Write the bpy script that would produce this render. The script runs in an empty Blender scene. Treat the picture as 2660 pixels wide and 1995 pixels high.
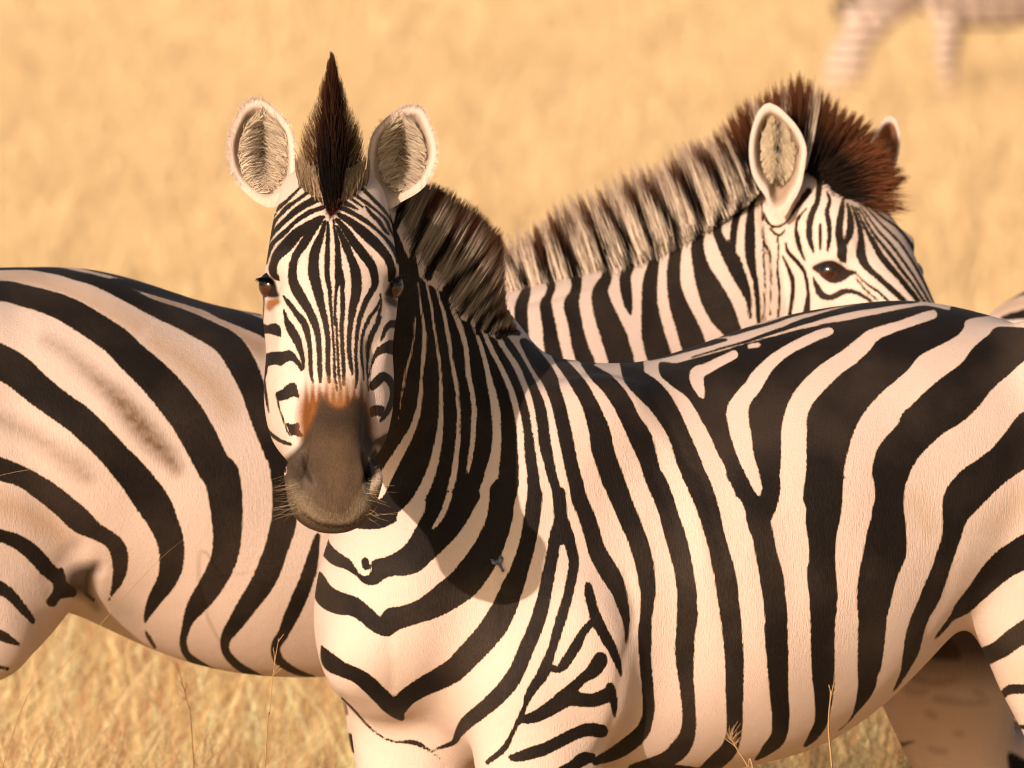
# Zebras in dry grass, long-lens photograph.
import bpy, bmesh, math, random
import numpy as np
from mathutils import Vector, Matrix
from mathutils.bvhtree import BVHTree

SC = bpy.context.scene
COL = SC.collection
rng = np.random.default_rng(7)
random.seed(7)

# ------------------------------------------------------------------ camera
K = 0.0005 / 14.0                 # slope per source pixel
TH = math.atan(0.057)
CAM = np.array([0.0, 0.0, 1.93])
F = np.array([0.0, math.cos(TH), -math.sin(TH)])
R_ = np.array([1.0, 0.0, 0.0])
U = np.array([0.0, math.sin(TH), math.cos(TH)])
cd = bpy.data.cameras.new('camera')
cam = bpy.data.objects.new('camera', cd); COL.objects.link(cam)
cam.location = CAM
cam.rotation_euler = (math.pi / 2 - TH, 0, 0)
cd.sensor_width = 36; cd.lens = 36 / (2660 * K)
cd.clip_end = 4000; cd.clip_start = 0.5
cd.dof.use_dof = True; cd.dof.focus_distance = 14.1; cd.dof.aperture_fstop = 10.2
SC.camera = cam

# ------------------------------------------------------------------ world, sun, exposure
SUN_DIR = Vector((0.47, 0.85, -0.265)).normalized()      # travel direction of the light
SUN_EL = math.asin(-SUN_DIR.z)
SUN_AZ = math.atan2(-SUN_DIR.x, -SUN_DIR.y)
w = bpy.data.worlds.new('World'); SC.world = w; w.use_nodes = True
nt = w.node_tree
bg = nt.nodes['Background']
sky = nt.nodes.new('ShaderNodeTexSky'); sky.sky_type = 'NISHITA'; sky.sun_disc = False
sky.sun_elevation = SUN_EL; sky.sun_rotation = SUN_AZ
sky.dust_density = 4.0; sky.air_density = 1.0; sky.ozone_density = 0.6
nt.links.new(sky.outputs[0], bg.inputs[0]); bg.inputs[1].default_value = 0.10
sl = bpy.data.lights.new('sun', 'SUN'); sl.energy = 4.4; sl.angle = math.radians(0.5)
sl.color = (1.0, 0.815, 0.70)
so = bpy.data.objects.new('sun', sl); COL.objects.link(so)
so.rotation_euler = SUN_DIR.to_track_quat('-Z', 'Y').to_euler()
so.location = (-4, -6, 6)
SC.view_settings.view_transform = 'Standard'; SC.view_settings.look = 'None'
SC.view_settings.exposure = 0.17; SC.view_settings.gamma = 1.0
SC.render.engine = 'CYCLES'
SC.cycles.max_bounces = 5; SC.cycles.filter_width = 1.15

# ------------------------------------------------------------------ helpers
def P(px, py, d):
    """a point of the place: along the sight line of (px, py), d metres away"""
    px = np.asarray(px, float); py = np.asarray(py, float); d = np.asarray(d, float)
    a = (px - 1330) * K; b = (997.5 - py) * K
    return CAM + d[..., None] * (F + a[..., None] * R_ + b[..., None] * U)

def proj(p):
    q = p - CAM
    d = q @ F
    return 1330 + (q @ R_) / d / K, 997.5 - (q @ U) / d / K

def unit(v):
    v = np.asarray(v, float); return v / np.linalg.norm(v)

def cr(pts, n, closed=False):
    """Catmull-Rom resampling"""
    p = np.asarray(pts, float)
    if len(p) == 1: return p
    e = np.vstack([2 * p[0] - p[1], p, 2 * p[-1] - p[-2]])
    out = []
    for i in range(1, len(e) - 2):
        for t in np.linspace(0, 1, n, endpoint=False):
            a, b, c, d = e[i - 1], e[i], e[i + 1], e[i + 2]
            out.append(0.5 * (2 * b + (c - a) * t + (2 * a - 5 * b + 4 * c - d) * t * t + (3 * b - a - 3 * c + d) * t ** 3))
    out.append(e[-2])
    return np.array(out)

def mesh_obj(name, v, f, mat=None, parent=None, smooth=True):
    me = bpy.data.meshes.new(name)
    v = np.asarray(v, np.float32)
    if isinstance(f, np.ndarray):
        k = f.shape[1]
        me.vertices.add(len(v)); me.vertices.foreach_set('co', v.ravel())
        me.loops.add(f.size); me.loops.foreach_set('vertex_index', f.astype(np.int32).ravel())
        me.polygons.add(len(f)); me.polygons.foreach_set('loop_start', np.arange(0, f.size, k, dtype=np.int32))
        me.update(calc_edges=True)
    else:
        me.from_pydata([tuple(x) for x in v.tolist()], [], f)
    if smooth: me.polygons.foreach_set('use_smooth', [True] * len(me.polygons))
    o = bpy.data.objects.new(name, me); COL.objects.link(o)
    if mat: me.materials.append(mat)
    if parent: o.parent = parent; o.matrix_parent_inverse = parent.matrix_world.inverted()
    me.update()
    return o

def add_color(me, name, arr):
    a = me.attributes.new(name, 'FLOAT_COLOR', 'POINT')
    if arr.shape[1] == 3: arr = np.hstack([arr, np.ones((len(arr), 1))])
    a.data.foreach_set('color', arr.astype(np.float32).ravel())

def add_float(me, name, arr):
    a = me.attributes.new(name, 'FLOAT', 'POINT')
    a.data.foreach_set('value', arr.astype(np.float32).ravel())

def thing(name, label, cat, loc, group=None):
    o = bpy.data.objects.new(name, None); COL.objects.link(o)
    o.location = loc; o.empty_display_size = 0.1
    o['label'] = label; o['category'] = cat
    if group: o['group'] = group
    bpy.context.view_layer.update()
    return o

# ------------------------------------------------------------------ coat charts
# each chart is a signed distance (in 0.5 mm units) to the nearest stripe edge, drawn with brush strokes
TILES = {'A': (780, 1295, 935 / 2212), 'B': (980, 440, 700 / 2212), 'C': (980, 840, 700 / 2212), 'D': (1400, 760, 700 / 2212),
         'E': (1960, 760, 700 / 2212), 'F': (1400, 1230, 700 / 2212), 'G': (1960, 1230, 700 / 2212), 'H': (1500, 1470, 700 / 2212),
         'I': (1960, 1470, 700 / 2212), 'J': (0, 660, 880 / 2212), 'K': (0, 1200, 880 / 2212), 'L': (1880, 180, 600 / 2212),
         'M': (1900, 480, 600 / 2212), 'N': (1280, 340, 800 / 2212), 'P': (600, 440, 540 / 2212), 'Q': (640, 780, 540 / 2212),
         'R': (640, 1080, 540 / 2212), 'T': (560, 100, 600 / 2212), 'X': (0, 0, 1.0)}

def parse(s):
    t = TILES['X']; out = []
    for tok in s.split():
        if tok in TILES: t = TILES[tok]; continue
        v = [float(x) for x in tok.split(',')]
        out.append([t[0] + v[0] * t[2], t[1] + v[1] * t[2]] + [v[2] * t[2] if len(v) > 2 else 0.0])
    return np.array(out)

class Chart:
    def __init__(s, x0, y0, x1, y1, step=2.0):
        s.x0, s.y0, s.step = x0, y0, step
        s.nx = int((x1 - x0) / step); s.ny = int((y1 - y0) / step)
        s.g = np.full((s.ny, s.nx), 60.0, np.float32)
    def box(s, xa, ya, xb, yb, m):
        i0 = max(0, int((xa - m - s.x0) / s.step)); i1 = min(s.nx, int((xb + m - s.x0) / s.step) + 2)
        j0 = max(0, int((ya - m - s.y0) / s.step)); j1 = min(s.ny, int((yb + m - s.y0) / s.step) + 2)
        if i1 <= i0 or j1 <= j0: return None
        X, Y = np.meshgrid(s.x0 + np.arange(i0, i1) * s.step, s.y0 + np.arange(j0, j1) * s.step)
        return j0, j1, i0, i1, X, Y
    def stroke_field(s, pts):
        q = cr(pts, 5)
        m = 45 + q[:, 2].max() / 2
        b = s.box(q[:, 0].min(), q[:, 1].min(), q[:, 0].max(), q[:, 1].max(), m)
        if b is None: return None
        j0, j1, i0, i1, X, Y = b
        D = np.full(X.shape, 60.0, np.float32)
        for a, c in zip(q[:-1], q[1:]):
            mm = 45 + max(a[2], c[2]) / 2
            ii0 = max(0, int((min(a[0], c[0]) - mm - X[0, 0]) / s.step)); ii1 = int((max(a[0], c[0]) + mm - X[0, 0]) / s.step) + 2
            jj0 = max(0, int((min(a[1], c[1]) - mm - Y[0, 0]) / s.step)); jj1 = int((max(a[1], c[1]) + mm - Y[0, 0]) / s.step) + 2
            x = X[jj0:jj1, ii0:ii1]; y = Y[jj0:jj1, ii0:ii1]
            if x.size == 0: continue
            dx, dy = c[0] - a[0], c[1] - a[1]
            L = dx * dx + dy * dy + 1e-6
            t = np.clip(((x - a[0]) * dx + (y - a[1]) * dy) / L, 0, 1)
            d = np.hypot(x - a[0] - t * dx, y - a[1] - t * dy) - np.maximum((a[2] + t * (c[2] - a[2])) / 2, 0)
            D[jj0:jj1, ii0:ii1] = np.minimum(D[jj0:jj1, ii0:ii1], d)
        return j0, j1, i0, i1, D
    def poly_field(s, pts, smooth=True):
        p = pts[:, :2]
        b = s.box(p[:, 0].min(), p[:, 1].min(), p[:, 0].max(), p[:, 1].max(), 45)
        if b is None: return None
        j0, j1, i0, i1, X, Y = b
        q = np.vstack([p[-1:], p, p[:2]])
        if smooth:
            out = []
            for i in range(1, len(q) - 2):
                for t in (0, .25, .5, .75):
                    a, bb, c, d = q[i - 1], q[i], q[i + 1], q[i + 2]
                    out.append(0.5 * (2 * bb + (c - a) * t + (2 * a - 5 * bb + 4 * c - d) * t * t + (3 * bb - a - 3 * c + d) * t ** 3))
            p = np.array(out)
        D = np.full(X.shape, 1e9); ins = np.zeros(X.shape, bool)
        for a, c in zip(p, np.roll(p, -1, axis=0)):
            dx, dy = c - a; L = dx * dx + dy * dy + 1e-6
            t = np.clip(((X - a[0]) * dx + (Y - a[1]) * dy) / L, 0, 1)
            D = np.minimum(D, np.hypot(X - a[0] - t * dx, Y - a[1] - t * dy))
            if abs(dy) > 1e-9:
                cond = (Y < a[1]) != (Y < c[1])
                ins ^= cond & (X < a[0] + (Y - a[1]) * dx / dy)
        return j0, j1, i0, i1, np.where(ins, -D, D)
    def paint(s, text):
        for line in text.strip().splitlines():
            line = line.strip()
            if not line or line[0] == '#': continue
            op, body = line[0], line[1:]
            pts = parse(body)
            r = s.poly_field(pts) if op in 'pw' else s.stroke_field(pts)
            if r is None: continue
            j0, j1, i0, i1, D = r
            D = np.minimum(D, 60)
            g = s.g[j0:j1, i0:i1]
            if op in 'dp': s.g[j0:j1, i0:i1] = np.minimum(g, D)
            else: s.g[j0:j1, i0:i1] = np.maximum(g, -D)
        np.clip(s.g, -60, 60, out=s.g)
    def sample(s, px, py):
        u = np.clip((px - s.x0) / s.step, 0, s.nx - 1.001); v = np.clip((py - s.y0) / s.step, 0, s.ny - 1.001)
        i = u.astype(int); j = v.astype(int); fu = u - i; fv = v - j
        g = s.g
        return (g[j, i] * (1 - fu) + g[j, i + 1] * fu) * (1 - fv) + (g[j + 1, i] * (1 - fu) + g[j + 1, i + 1] * fu) * fv
MB = Chart(600, 380, 3000, 2300)  # one thin stroke low on the chest paints a skin fold's shade
MB.paint('''
# near zebra: neck is dark, crossed by pale bands
p C 240,-560 300,-420 420,-320 520,-260 600,-160 700,-60 820,40 960,80 1060,110 1150,220 1225,350 1290,470 1345,590 1385,700 1403,820 1413,920 1432,1040 1455,1160 1490,1310 1530,1450 A 1620,30 1560,20 1200,10 1000,10 820,20 700,20 620,112 560,155 480,185 350,180 250,150 100,100 0,0 -150,-300 -300,-900 -300,-2000 200,-2400
l C 310,-60,14 310,0,20 300,120,18 270,280,22 235,400,26 215,520,24 195,650,18 180,780,18
l C 330,-360,20 378,0,30 388,150,40 375,300,38 365,420,33 355,600,42 330,740,50 290,860,60 230,980,75 160,1100,90 90,1220,110 0,1380,130
l B 395,900,25 430,1050,26 450,1160,26 C 460,0,25 485,150,28 505,280,28 517,400,30 522,600,38 522,800,48 505,950,62 480,1080,72 450,1200,85 400,1330,95 320,1480,110 240,1600,170
l B 480,960,30 515,1080,26 545,1180,34 C 565,0,38 590,150,34 610,300,34 635,430,40 660,600,38 668,750,38 665,900,42 655,1050,48 635,1200,52 605,1350,60 560,1480,70 510,1600,60
l B 610,1120,40 640,1200,44 C 670,0,50 710,120,48 735,260,44 745,400,50 775,550,42 795,700,48 790,850,48 780,1000,46 755,1150,38 738,1240,22
l B 700,1220,40 C 780,0,34 820,100,38 870,250,42 905,400,48 940,550,66 970,700,78 980,850,75 980,1000,80 960,1130,100 930,1280,125 880,1430,130 830,1600,140
l B 810,1310,30 C 870,60,38 930,200,46 1010,350,46 1090,530,54 1130,660,56 1160,800,58 1175,950,62 1185,1100,62 1195,1250,75 1190,1400,90 1150,1600,125
l C 925,10,40 990,110,50 1060,230,50 1150,370,55 1220,540,56 1265,700,56 1290,850,52 1310,1000,44 1340,1150,60 1370,1300,78 1400,1450,98 1395,1600,100
# chest
p A 150,225 190,290 240,335 300,375 340,430 370,468 410,478 438,455 445,385 520,365 600,325 660,270 700,200 770,70 800,-40 1090,-40 1065,60 1010,160 940,250 860,330 800,385 740,440 660,470 580,472 520,490 480,520 430,532 380,510 330,465 270,430 200,405 150,360 122,300
l A 920,-30,38 880,80,40 840,150,34 815,182,16
d A 398,385,42 406,418,42
l A 120,190,14 145,250,18 165,290,8
d A 1245,-40,160 1235,60,150 1215,160,155 1180,250,165 1130,350,180 1070,440,190 1000,525,190 900,600,180 800,665,150 700,705,130 620,730,130 565,745,140 535,795,100
d A 112,480,60 150,590,125 230,640,135 320,660,118 390,705,100 450,760,95 510,800,85 545,815,60
d A 1440,-30,90 1425,120,95 1395,280,95 1350,430,105 1300,560,130 1240,700,150 1180,800,155 1110,885,150 1030,970,145 950,1050,140 850,1110,130 750,1160,115 670,1210,105 620,1260,105 600,1310,80
d A 130,905,6 180,1000,95 260,1050,88 350,1090,88 430,1150,98 500,1220,98 560,1280,98 620,1345,40
d A 1590,-30,80 1600,120,80 1590,230,110 1560,310,80 1530,450,75 1500,600,80 1460,750,85 1400,900,90 1350,1020,90 1290,1130,100 1200,1230,95 1120,1300,88 1020,1380,78 970,1450,45 940,1500,28 830,1540,10
d A 1600,120,80 1640,230,80 1672,330,60 1680,420,60 1655,550,55 1622,680,58 1585,800,58 1550,920,50 1520,1000,60 1490,1080,68 1440,1150,58 1400,1220,40 1375,1290,26 1300,1450,22 1250,1540,34 1150,1620,26
l A 1612,300,40 1608,380,56 1592,470,56 1570,570,50
d A 255,1225,8 330,1300,10 420,1400,9 520,1475,8 620,1500,8
d A 600,1495,6 700,1500,26 780,1540,14 860,1600,6
# flank, from the withers backwards
d C 1200,150,60 1250,210,100 1330,330,130 1410,450,130 1450,560,108 1490,680,108 1530,850,108 1560,1000,108 1590,1150,108 1625,1290,112 F 330,200,125 390,350,130 440,500,130 480,640,140 540,750,150 600,850,150 650,950,120 680,1050,100 710,1170,65 720,1300,28 715,1400,6
d D 130,515,50 180,570,80 240,640,96 330,760,118 400,880,122 450,1000,140 500,1150,168 520,1280,178 560,1400,178 F 600,30,185 640,130,170 700,280,160 750,400,160 800,520,150 840,640,150 870,760,140 890,900,130 895,1000,110 885,1120,95 872,1250,90 H 555,500,105 552,640,105 560,800,92 575,1000,90 585,1150,90 572,1260,92 530,1360,112 440,1450,125 300,1540,105 150,1605,60
d D 380,590,60 480,680,115 565,750,140 680,900,150 755,1050,150 835,1200,178 890,1350,150 935,1500,140 F 960,60,160 1020,200,150 1070,350,150 1110,480,160 1150,620,160 1180,750,150 1200,870,150 1215,1000,155 1215,1200,165 H 888,560,152 880,720,150 890,900,122 905,1050,110 915,1200,105 915,1320,110 890,1420,130 840,1500,150 750,1580,130 600,1625,90 450,1660,60
d D 430,550,90 360,555,60
d D 760,575,190 790,700,178 900,800,205 995,900,198 1090,1050,178 1160,1200,168 1215,1350,188 1275,1500,188 F 1320,110,190 1390,300,170 1430,450,160 1470,600,150 1500,720,165 1530,850,170 1550,1000,170 1570,1150,160 H 1270,540,155 1285,700,150 1290,850,145 1290,1000,140 1290,1150,130 1290,1300,125 1280,1400,122 1240,1510,130 1150,1600,130 1050,1680,100
p D 1000,572 985,620 1000,680 1050,730 1130,790 1200,840 1250,900 1310,1000 1360,1090 1420,1200 1470,1320 1530,1430 1610,1640 F 1650,200 1900,220 G 170,60 400,40 720,40 E 725,1500 745,1380 780,1240 830,1100 900,980 1000,860 1130,740 1250,640 1350,520 1500,440 1650,360 1715,290 1728,232 1800,205 1950,180 1850,142 1720,118 1620,112 1600,145 1500,125 1400,108 1300,120 1150,150 950,190 750,232 600,252 500,278 350,310 200,350 50,390 D 1700,420 1600,452 1400,510 1200,562 1120,582
l D 1600,510,78 1480,570,88 1380,622,96 1300,665,125 1300,740,110 1325,810,80 1338,855,44
l D 1730,440,44 1800,430,48
l E 615,318,72 530,345,85 400,405,88 300,455,90 200,520,100 110,600,112 30,700,140 D 1750,780,145 1680,860,150 1630,970,185 1640,1090,180 1665,1200,170 1700,1350,140 1760,1500,110 1800,1620,72 F 1818,190,20
l E 1460,180,84 1350,215,86 1200,268,84 1050,318,96 960,360,120 880,440,150 780,525,155 650,615,165 550,700,180 460,790,185 385,890,185 340,1010,195 325,1130,215 322,1300,215 320,1450,215 G 315,0,220 310,150,225 270,280,235 270,400,235 290,520,240
# belly continuation of those
d F 1600,0,120 1680,150,110 1760,260,150 1800,380,185 1840,520,170 1870,680,170 1910,850,190 1930,1000,180 1945,1150,180 1955,1350,170 I 175,500,182 185,700,175 195,900,160 205,1100,145 215,1200,140 208,1350,128 180,1430,118 110,1500,90 60,1550,50 10,1590,14
d F 1890,0,150 1910,100,140 1885,220,150 1840,330,160
d G 575,0,300 560,200,318 545,350,308 545,500,250 545,700,230 555,900,230 565,1000,228 560,1200,200 I 560,600,190 562,750,188 565,900,180 570,1000,165 566,1100,140 560,1200,120 540,1300,100 480,1400,70 420,1470,30
l F 2080,300,235 2060,400,260 2090,520,240 2110,700,230
p E 1980,290 1920,350 1800,450 1750,520 1680,600 1500,730 1400,820 1300,920 1220,990 1180,1080 1080,1190 1010,1290 980,1390 965,1480 G 968,20 990,100 990,200 965,330 920,520 880,720 850,900 845,1050 855,1200 850,1400 850,1640 I 850,1000 820,1180 760,1290 690,1350 780,1275 850,1190 920,1110 980,1020 1010,900 G 1035,1600 1070,1350 1080,1200 1110,1080 1150,920 1190,800 1240,680 1245,560 1240,400 1220,250 1235,100 1270,0 E 1260,1500 1300,1420 1370,1320 1450,1240 1540,1160 1620,1110 1700,1060 1770,1000 1850,920 1900,850 1980,760 2100,660 2212,560 2500,380 2500,300 2212,290 2100,282
p E 2500,800 2212,980 2150,1030 2060,1150 1950,1280 1850,1360 1720,1450 1640,1530 G 1600,90 1560,170 1545,280 1550,450 1530,560 1490,680 1440,820 1380,950 1330,1080 1270,1230 1240,1350 1225,1450 1210,1560 I 1200,880 1140,1030 1220,930 1330,745 1360,660 1390,540 1430,430 G 1510,1050 1560,920 1610,760 1660,620 1700,500 1730,410 1780,340 1850,270 2000,120 2150,0 2500,-250
p G 2600,300 2212,500 2080,580 1970,660 1880,760 1790,890 1710,1000 1650,1080 1600,1180 1520,1290 1480,1350 1500,1348 1580,1262 1640,1200 1760,1140 1850,1060 1950,970 2100,850 2212,790 2600,600
p G 2600,950 2212,1200 2080,1290 1960,1390 1850,1440 1835,1480 1845,1560 1865,1660 1890,1680 1885,1600 1980,1540 2100,1480 2212,1400 2600,1200
d I 1865,860,30 1885,940,16
d I 2500,940,90 2300,990,80 2212,1010,72 2100,1015,74 2040,1060,55 1990,1120,24
d I 2095,1312,14 2212,1325,30 2400,1330,60
d I 2100,1560,30 2212,1590,80 2500,1650,90
p I 1110,1420 1200,1450 1300,1440 1190,1500 1170,1560 1210,1660 1240,1800 1000,1800 1040,1640 1095,1560 1110,1480
d I 1040,1185,14 1080,1215,36 1120,1210,12
# back-line striping
d D 900,552,8 1000,530,22 1130,490,34 1300,440,44 1450,402,38 1540,386,14
d D 1480,362,8 1600,335,30 1700,305,28 1900,250,22 2100,182,20 E 480,150,20 700,105,18 1000,68,16 1300,62,12
d D 1250,532,8 1500,458,10 1700,402,14 1850,350,24 2000,300,30 2150,245,42 E 440,228,46 600,180,42 800,132,46 1000,102,46 1200,82,24 1350,76,8
# shoulder and fore leg
d A 1768,530,36 1780,600,58 1800,680,58 1830,760,68 1870,840,62 1910,910,58 1940,980,46 1960,1040,28 1968,1090,8
d A 1800,755,40 1740,820,48 1700,900,58 1660,960,60 1620,1020,58 1585,1052,36 1540,1040,34
d A 1845,985,80 1835,1010,92 1800,1060,80 1750,1095,60 1700,1140,58 1650,1190,72 1600,1230,80
d A 1905,1150,40 1895,1200,80 1800,1240,80 1720,1235,82 1650,1230,90 1570,1270,88 1490,1320,80 1420,1350,60 1360,1355,50
d A 1915,1200,50 1930,1270,36 1930,1340,12
d A 1850,1430,78 1780,1420,78 1700,1440,70 1600,1490,70 1500,1540,72 1420,1565,72 1340,1588,55 1300,1592,36
d A 1790,1590,50 1740,1600,78 1680,1640,66 1600,1690,70
d H 700,1650,60 1000,1700,80
# mane of the near zebra
w B 100,-200 500,60 700,120 900,250 1080,450 1120,600 1040,900 1060,1200 1000,1400 880,1330 800,1300 700,1220 600,1080 540,960 420,880 340,760 250,620 180,480 100,300
d B 230,250,60 200,330,66 165,430,50 150,480,30
d B 560,150,90 480,250,80 400,390,80 340,540,62 295,680,44 300,800,60 320,900,40
d B 640,230,80 700,340,130 640,450,70 590,580,80 520,700,90 450,790,72 420,880,60
d B 800,390,150 770,500,60 700,640,44 650,740,34
d B 930,450,150 950,600,90 880,700,60 800,800,54 680,880,80 600,960,90 550,1050,60
d B 1030,550,90 990,720,66 940,850,54 840,980,40 740,1080,44 690,1180,34
d B 1000,960,40 880,1100,40 780,1190,32 740,1280,30
d B 1010,1090,50 900,1180,44 840,1270,50 825,1340,40
d B 1020,1200,90 960,1250,60 900,1330,40
d B 1000,1360,70 1080,1325,70 1160,1345,36
''')
MH = Chart(600, 400, 1120, 1420, 1.0)
MH.paint('''
# near zebra: face
d P 1030,560,24 1032,640,36 1030,800,40 1025,900,48 1022,1050,50 1025,1150,48 1045,1250,44 1055,1350,34 1065,1500,28 Q 905,150,24 925,400,22 935,600,22 940,800,22 965,960,12
d P 1090,540,14 1105,640,26 1130,780,50 1137,900,58 1142,1000,68 1152,1120,88 1160,1190,96
d P 1135,1190,40 1120,1300,30 1110,1450,25 1105,1650,24 Q 955,200,22 965,400,22 975,600,24 985,800,24 1005,950,14
d P 1185,1190,50 1185,1300,44 1190,1450,44 1185,1600,42 Q 1015,150,34 1015,350,38 1025,550,38 1035,750,34 1040,900,22
d P 1000,560,40 960,700,60 920,800,88 890,900,98 880,1000,108 880,1100,116 900,1200,108 930,1320,96 960,1450,74 985,1550,64 Q 828,170,62 855,300,54 868,450,50 868,600,48 870,750,46 882,870,26
d P 985,510,30 900,600,80 830,700,88 770,800,88 700,900,78 665,1000,78 655,1100,88 665,1200,98 710,1300,108 770,1400,98 830,1500,88 Q 716,220,78 750,320,66 770,450,54 777,600,50 782,750,44 790,870,24
d P 960,500,20 880,555,60 790,620,95 700,690,120 600,800,132 505,900,108 455,1000,80 445,1080,80 480,1145,56 515,1180,10
d P 560,1350,14 620,1430,48 680,1510,50 740,1590,64 Q 570,180,68 620,260,70 655,380,58 675,500,44 682,650,38 692,800,28 712,875,10
d Q 398,100,12 430,220,48 470,300,88 520,390,90 560,480,70 590,580,46 604,660,28 604,730,24
d P 980,405,40 860,445,48 750,510,46 650,590,38 550,680,36 470,760,46 420,830,48 392,900,46 378,1000,12
d P 960,290,80 850,345,76 740,405,70 640,485,60 560,560,52 500,620,46 440,690,36 400,770,26 340,870,26 312,970,10
d P 910,140,40 840,220,38 760,285,34 680,345,34 600,405,46 520,485,34 462,560,36 432,650,36 402,740,14
d P 820,120,26 740,190,22 660,270,26 600,330,28 520,400,36 488,442,14
d P 478,475,8 412,540,10 392,620,10 360,720,10 318,830,12
d P 700,560,10 620,640,20 540,720,20 450,790,14
d P 1130,610,30 1180,720,58 1230,830,78 1270,930,78 1310,1030,96 1330,1130,108 1335,1230,108 1325,1350,96 1300,1450,78 1285,1550,68 Q 1108,260,52 1095,400,46 1096,560,42 1115,700,32 1128,790,14
d P 1130,540,40 1230,660,76 1310,780,86 1390,880,96 1460,970,96 1510,1060,88 1530,1150,78 1530,1230,68 1490,1310,58 1440,1400,56 1400,1500,48 Q 1205,200,44 1180,330,38 1170,450,32 1165,600,28 1175,750,28 1175,850,26 1160,930,14
d P 1150,480,40 1290,570,78 1400,660,105 1500,750,108 1590,840,98 1660,930,88 1700,1030,78 1712,1110,84 1690,1180,36
d P 1590,1390,14 1550,1480,28 1480,1570,34 Q 1290,230,32 1252,320,28 1225,450,24 1225,600,24 1243,750,18 1250,850,10
d Q 1430,180,24 1380,280,48 1330,380,56 1300,480,46 1290,600,28 1285,720,18 1290,830,10
d P 1110,390,40 1220,425,56 1320,480,46 1420,540,46 1500,600,38 1570,660,28 1650,740,28 1720,830,38 1758,910,38 1775,1000,12
d P 1110,340,40 1200,355,52 1290,392,36 1350,430,12
d P 1140,200,50 1280,245,44 1380,315,26 1450,365,36 1560,450,18 1650,540,26 1690,630,28 1750,740,18 1790,860,10
d P 1220,40,60 1270,95,50 1330,145,48 1400,205,38 1500,305,32 1600,405,32 1680,505,18 1740,610,26 1795,720,14
d P 1440,400,20 1500,480,36 1580,560,40 1630,640,34 1680,690,14
d P 1200,270,18 1290,320,26 1400,400,20
p P 940,-200 1220,-200 1200,60 1150,200 1120,400 1090,480 1050,490 1020,420 985,300 970,150
p Q 168,255 220,268 290,248 350,280 365,380 310,370 240,350 172,345
p Q 205,580 300,550 380,550 450,535 500,565 545,620 595,700 600,745 575,745 540,690 490,645 430,650 370,690 310,680 235,700 222,760 202,830 205,900 225,1050 242,1200 212,1100 188,950 180,800 192,680
p Q 315,985 380,955 430,905 500,878 535,920 557,1035 500,1020 440,1050 400,1060 340,1070 320,1040
d Q 335,1075,16 360,1180,12 400,1290,10 430,1380,10 465,1440,8
p Q 420,1310 490,1322 552,1310 562,1380 600,1440 560,1450 510,1430 475,1440 448,1370
d Q 168,150,8 160,400,13 146,600,11 136,800,15 140,1000,17 150,1150,20 178,1280,22 232,1390,28 312,1462,34 400,1512,34 472,1532,18
d P 345,1310,8 350,1400,10 345,1500,9 335,1600,8
p Q 1475,270 1520,225 1570,213 1670,240 1670,315 1590,300 1540,290 1500,320 1470,380 1425,445 1440,370
p Q 1385,520 1450,470 1500,440 1540,425 1590,450 1640,500 1655,600 1655,700 1636,745 1622,650 1600,585 1540,575 1490,560 1440,570 1385,605 1350,665 1322,730 1308,810 1300,800 1325,690 1355,590
d Q 1345,915,80 1400,855,90 1460,812,88 1520,850,78 1550,920,60 1560,1000,58 1540,1090,58 1500,1180,58 1460,1240,46 1425,1290,10
p Q 1325,1142 1400,1120 1465,1145 1440,1232 1380,1225 1325,1232
d Q 1640,0,10 1645,400,11 1656,700,14 1650,900,13 1625,1100,13 1590,1250,13 1530,1400,13 1450,1460,18 1380,1500,24
d Q 1290,830,10 1302,960,10
d P 1590,1330,14 1600,1420,12 1560,1620,46
''')
LB = Chart(-700, 300, 2700, 2200)  # holds a black flank patch: dark tuft plus painted cavity shade
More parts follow.
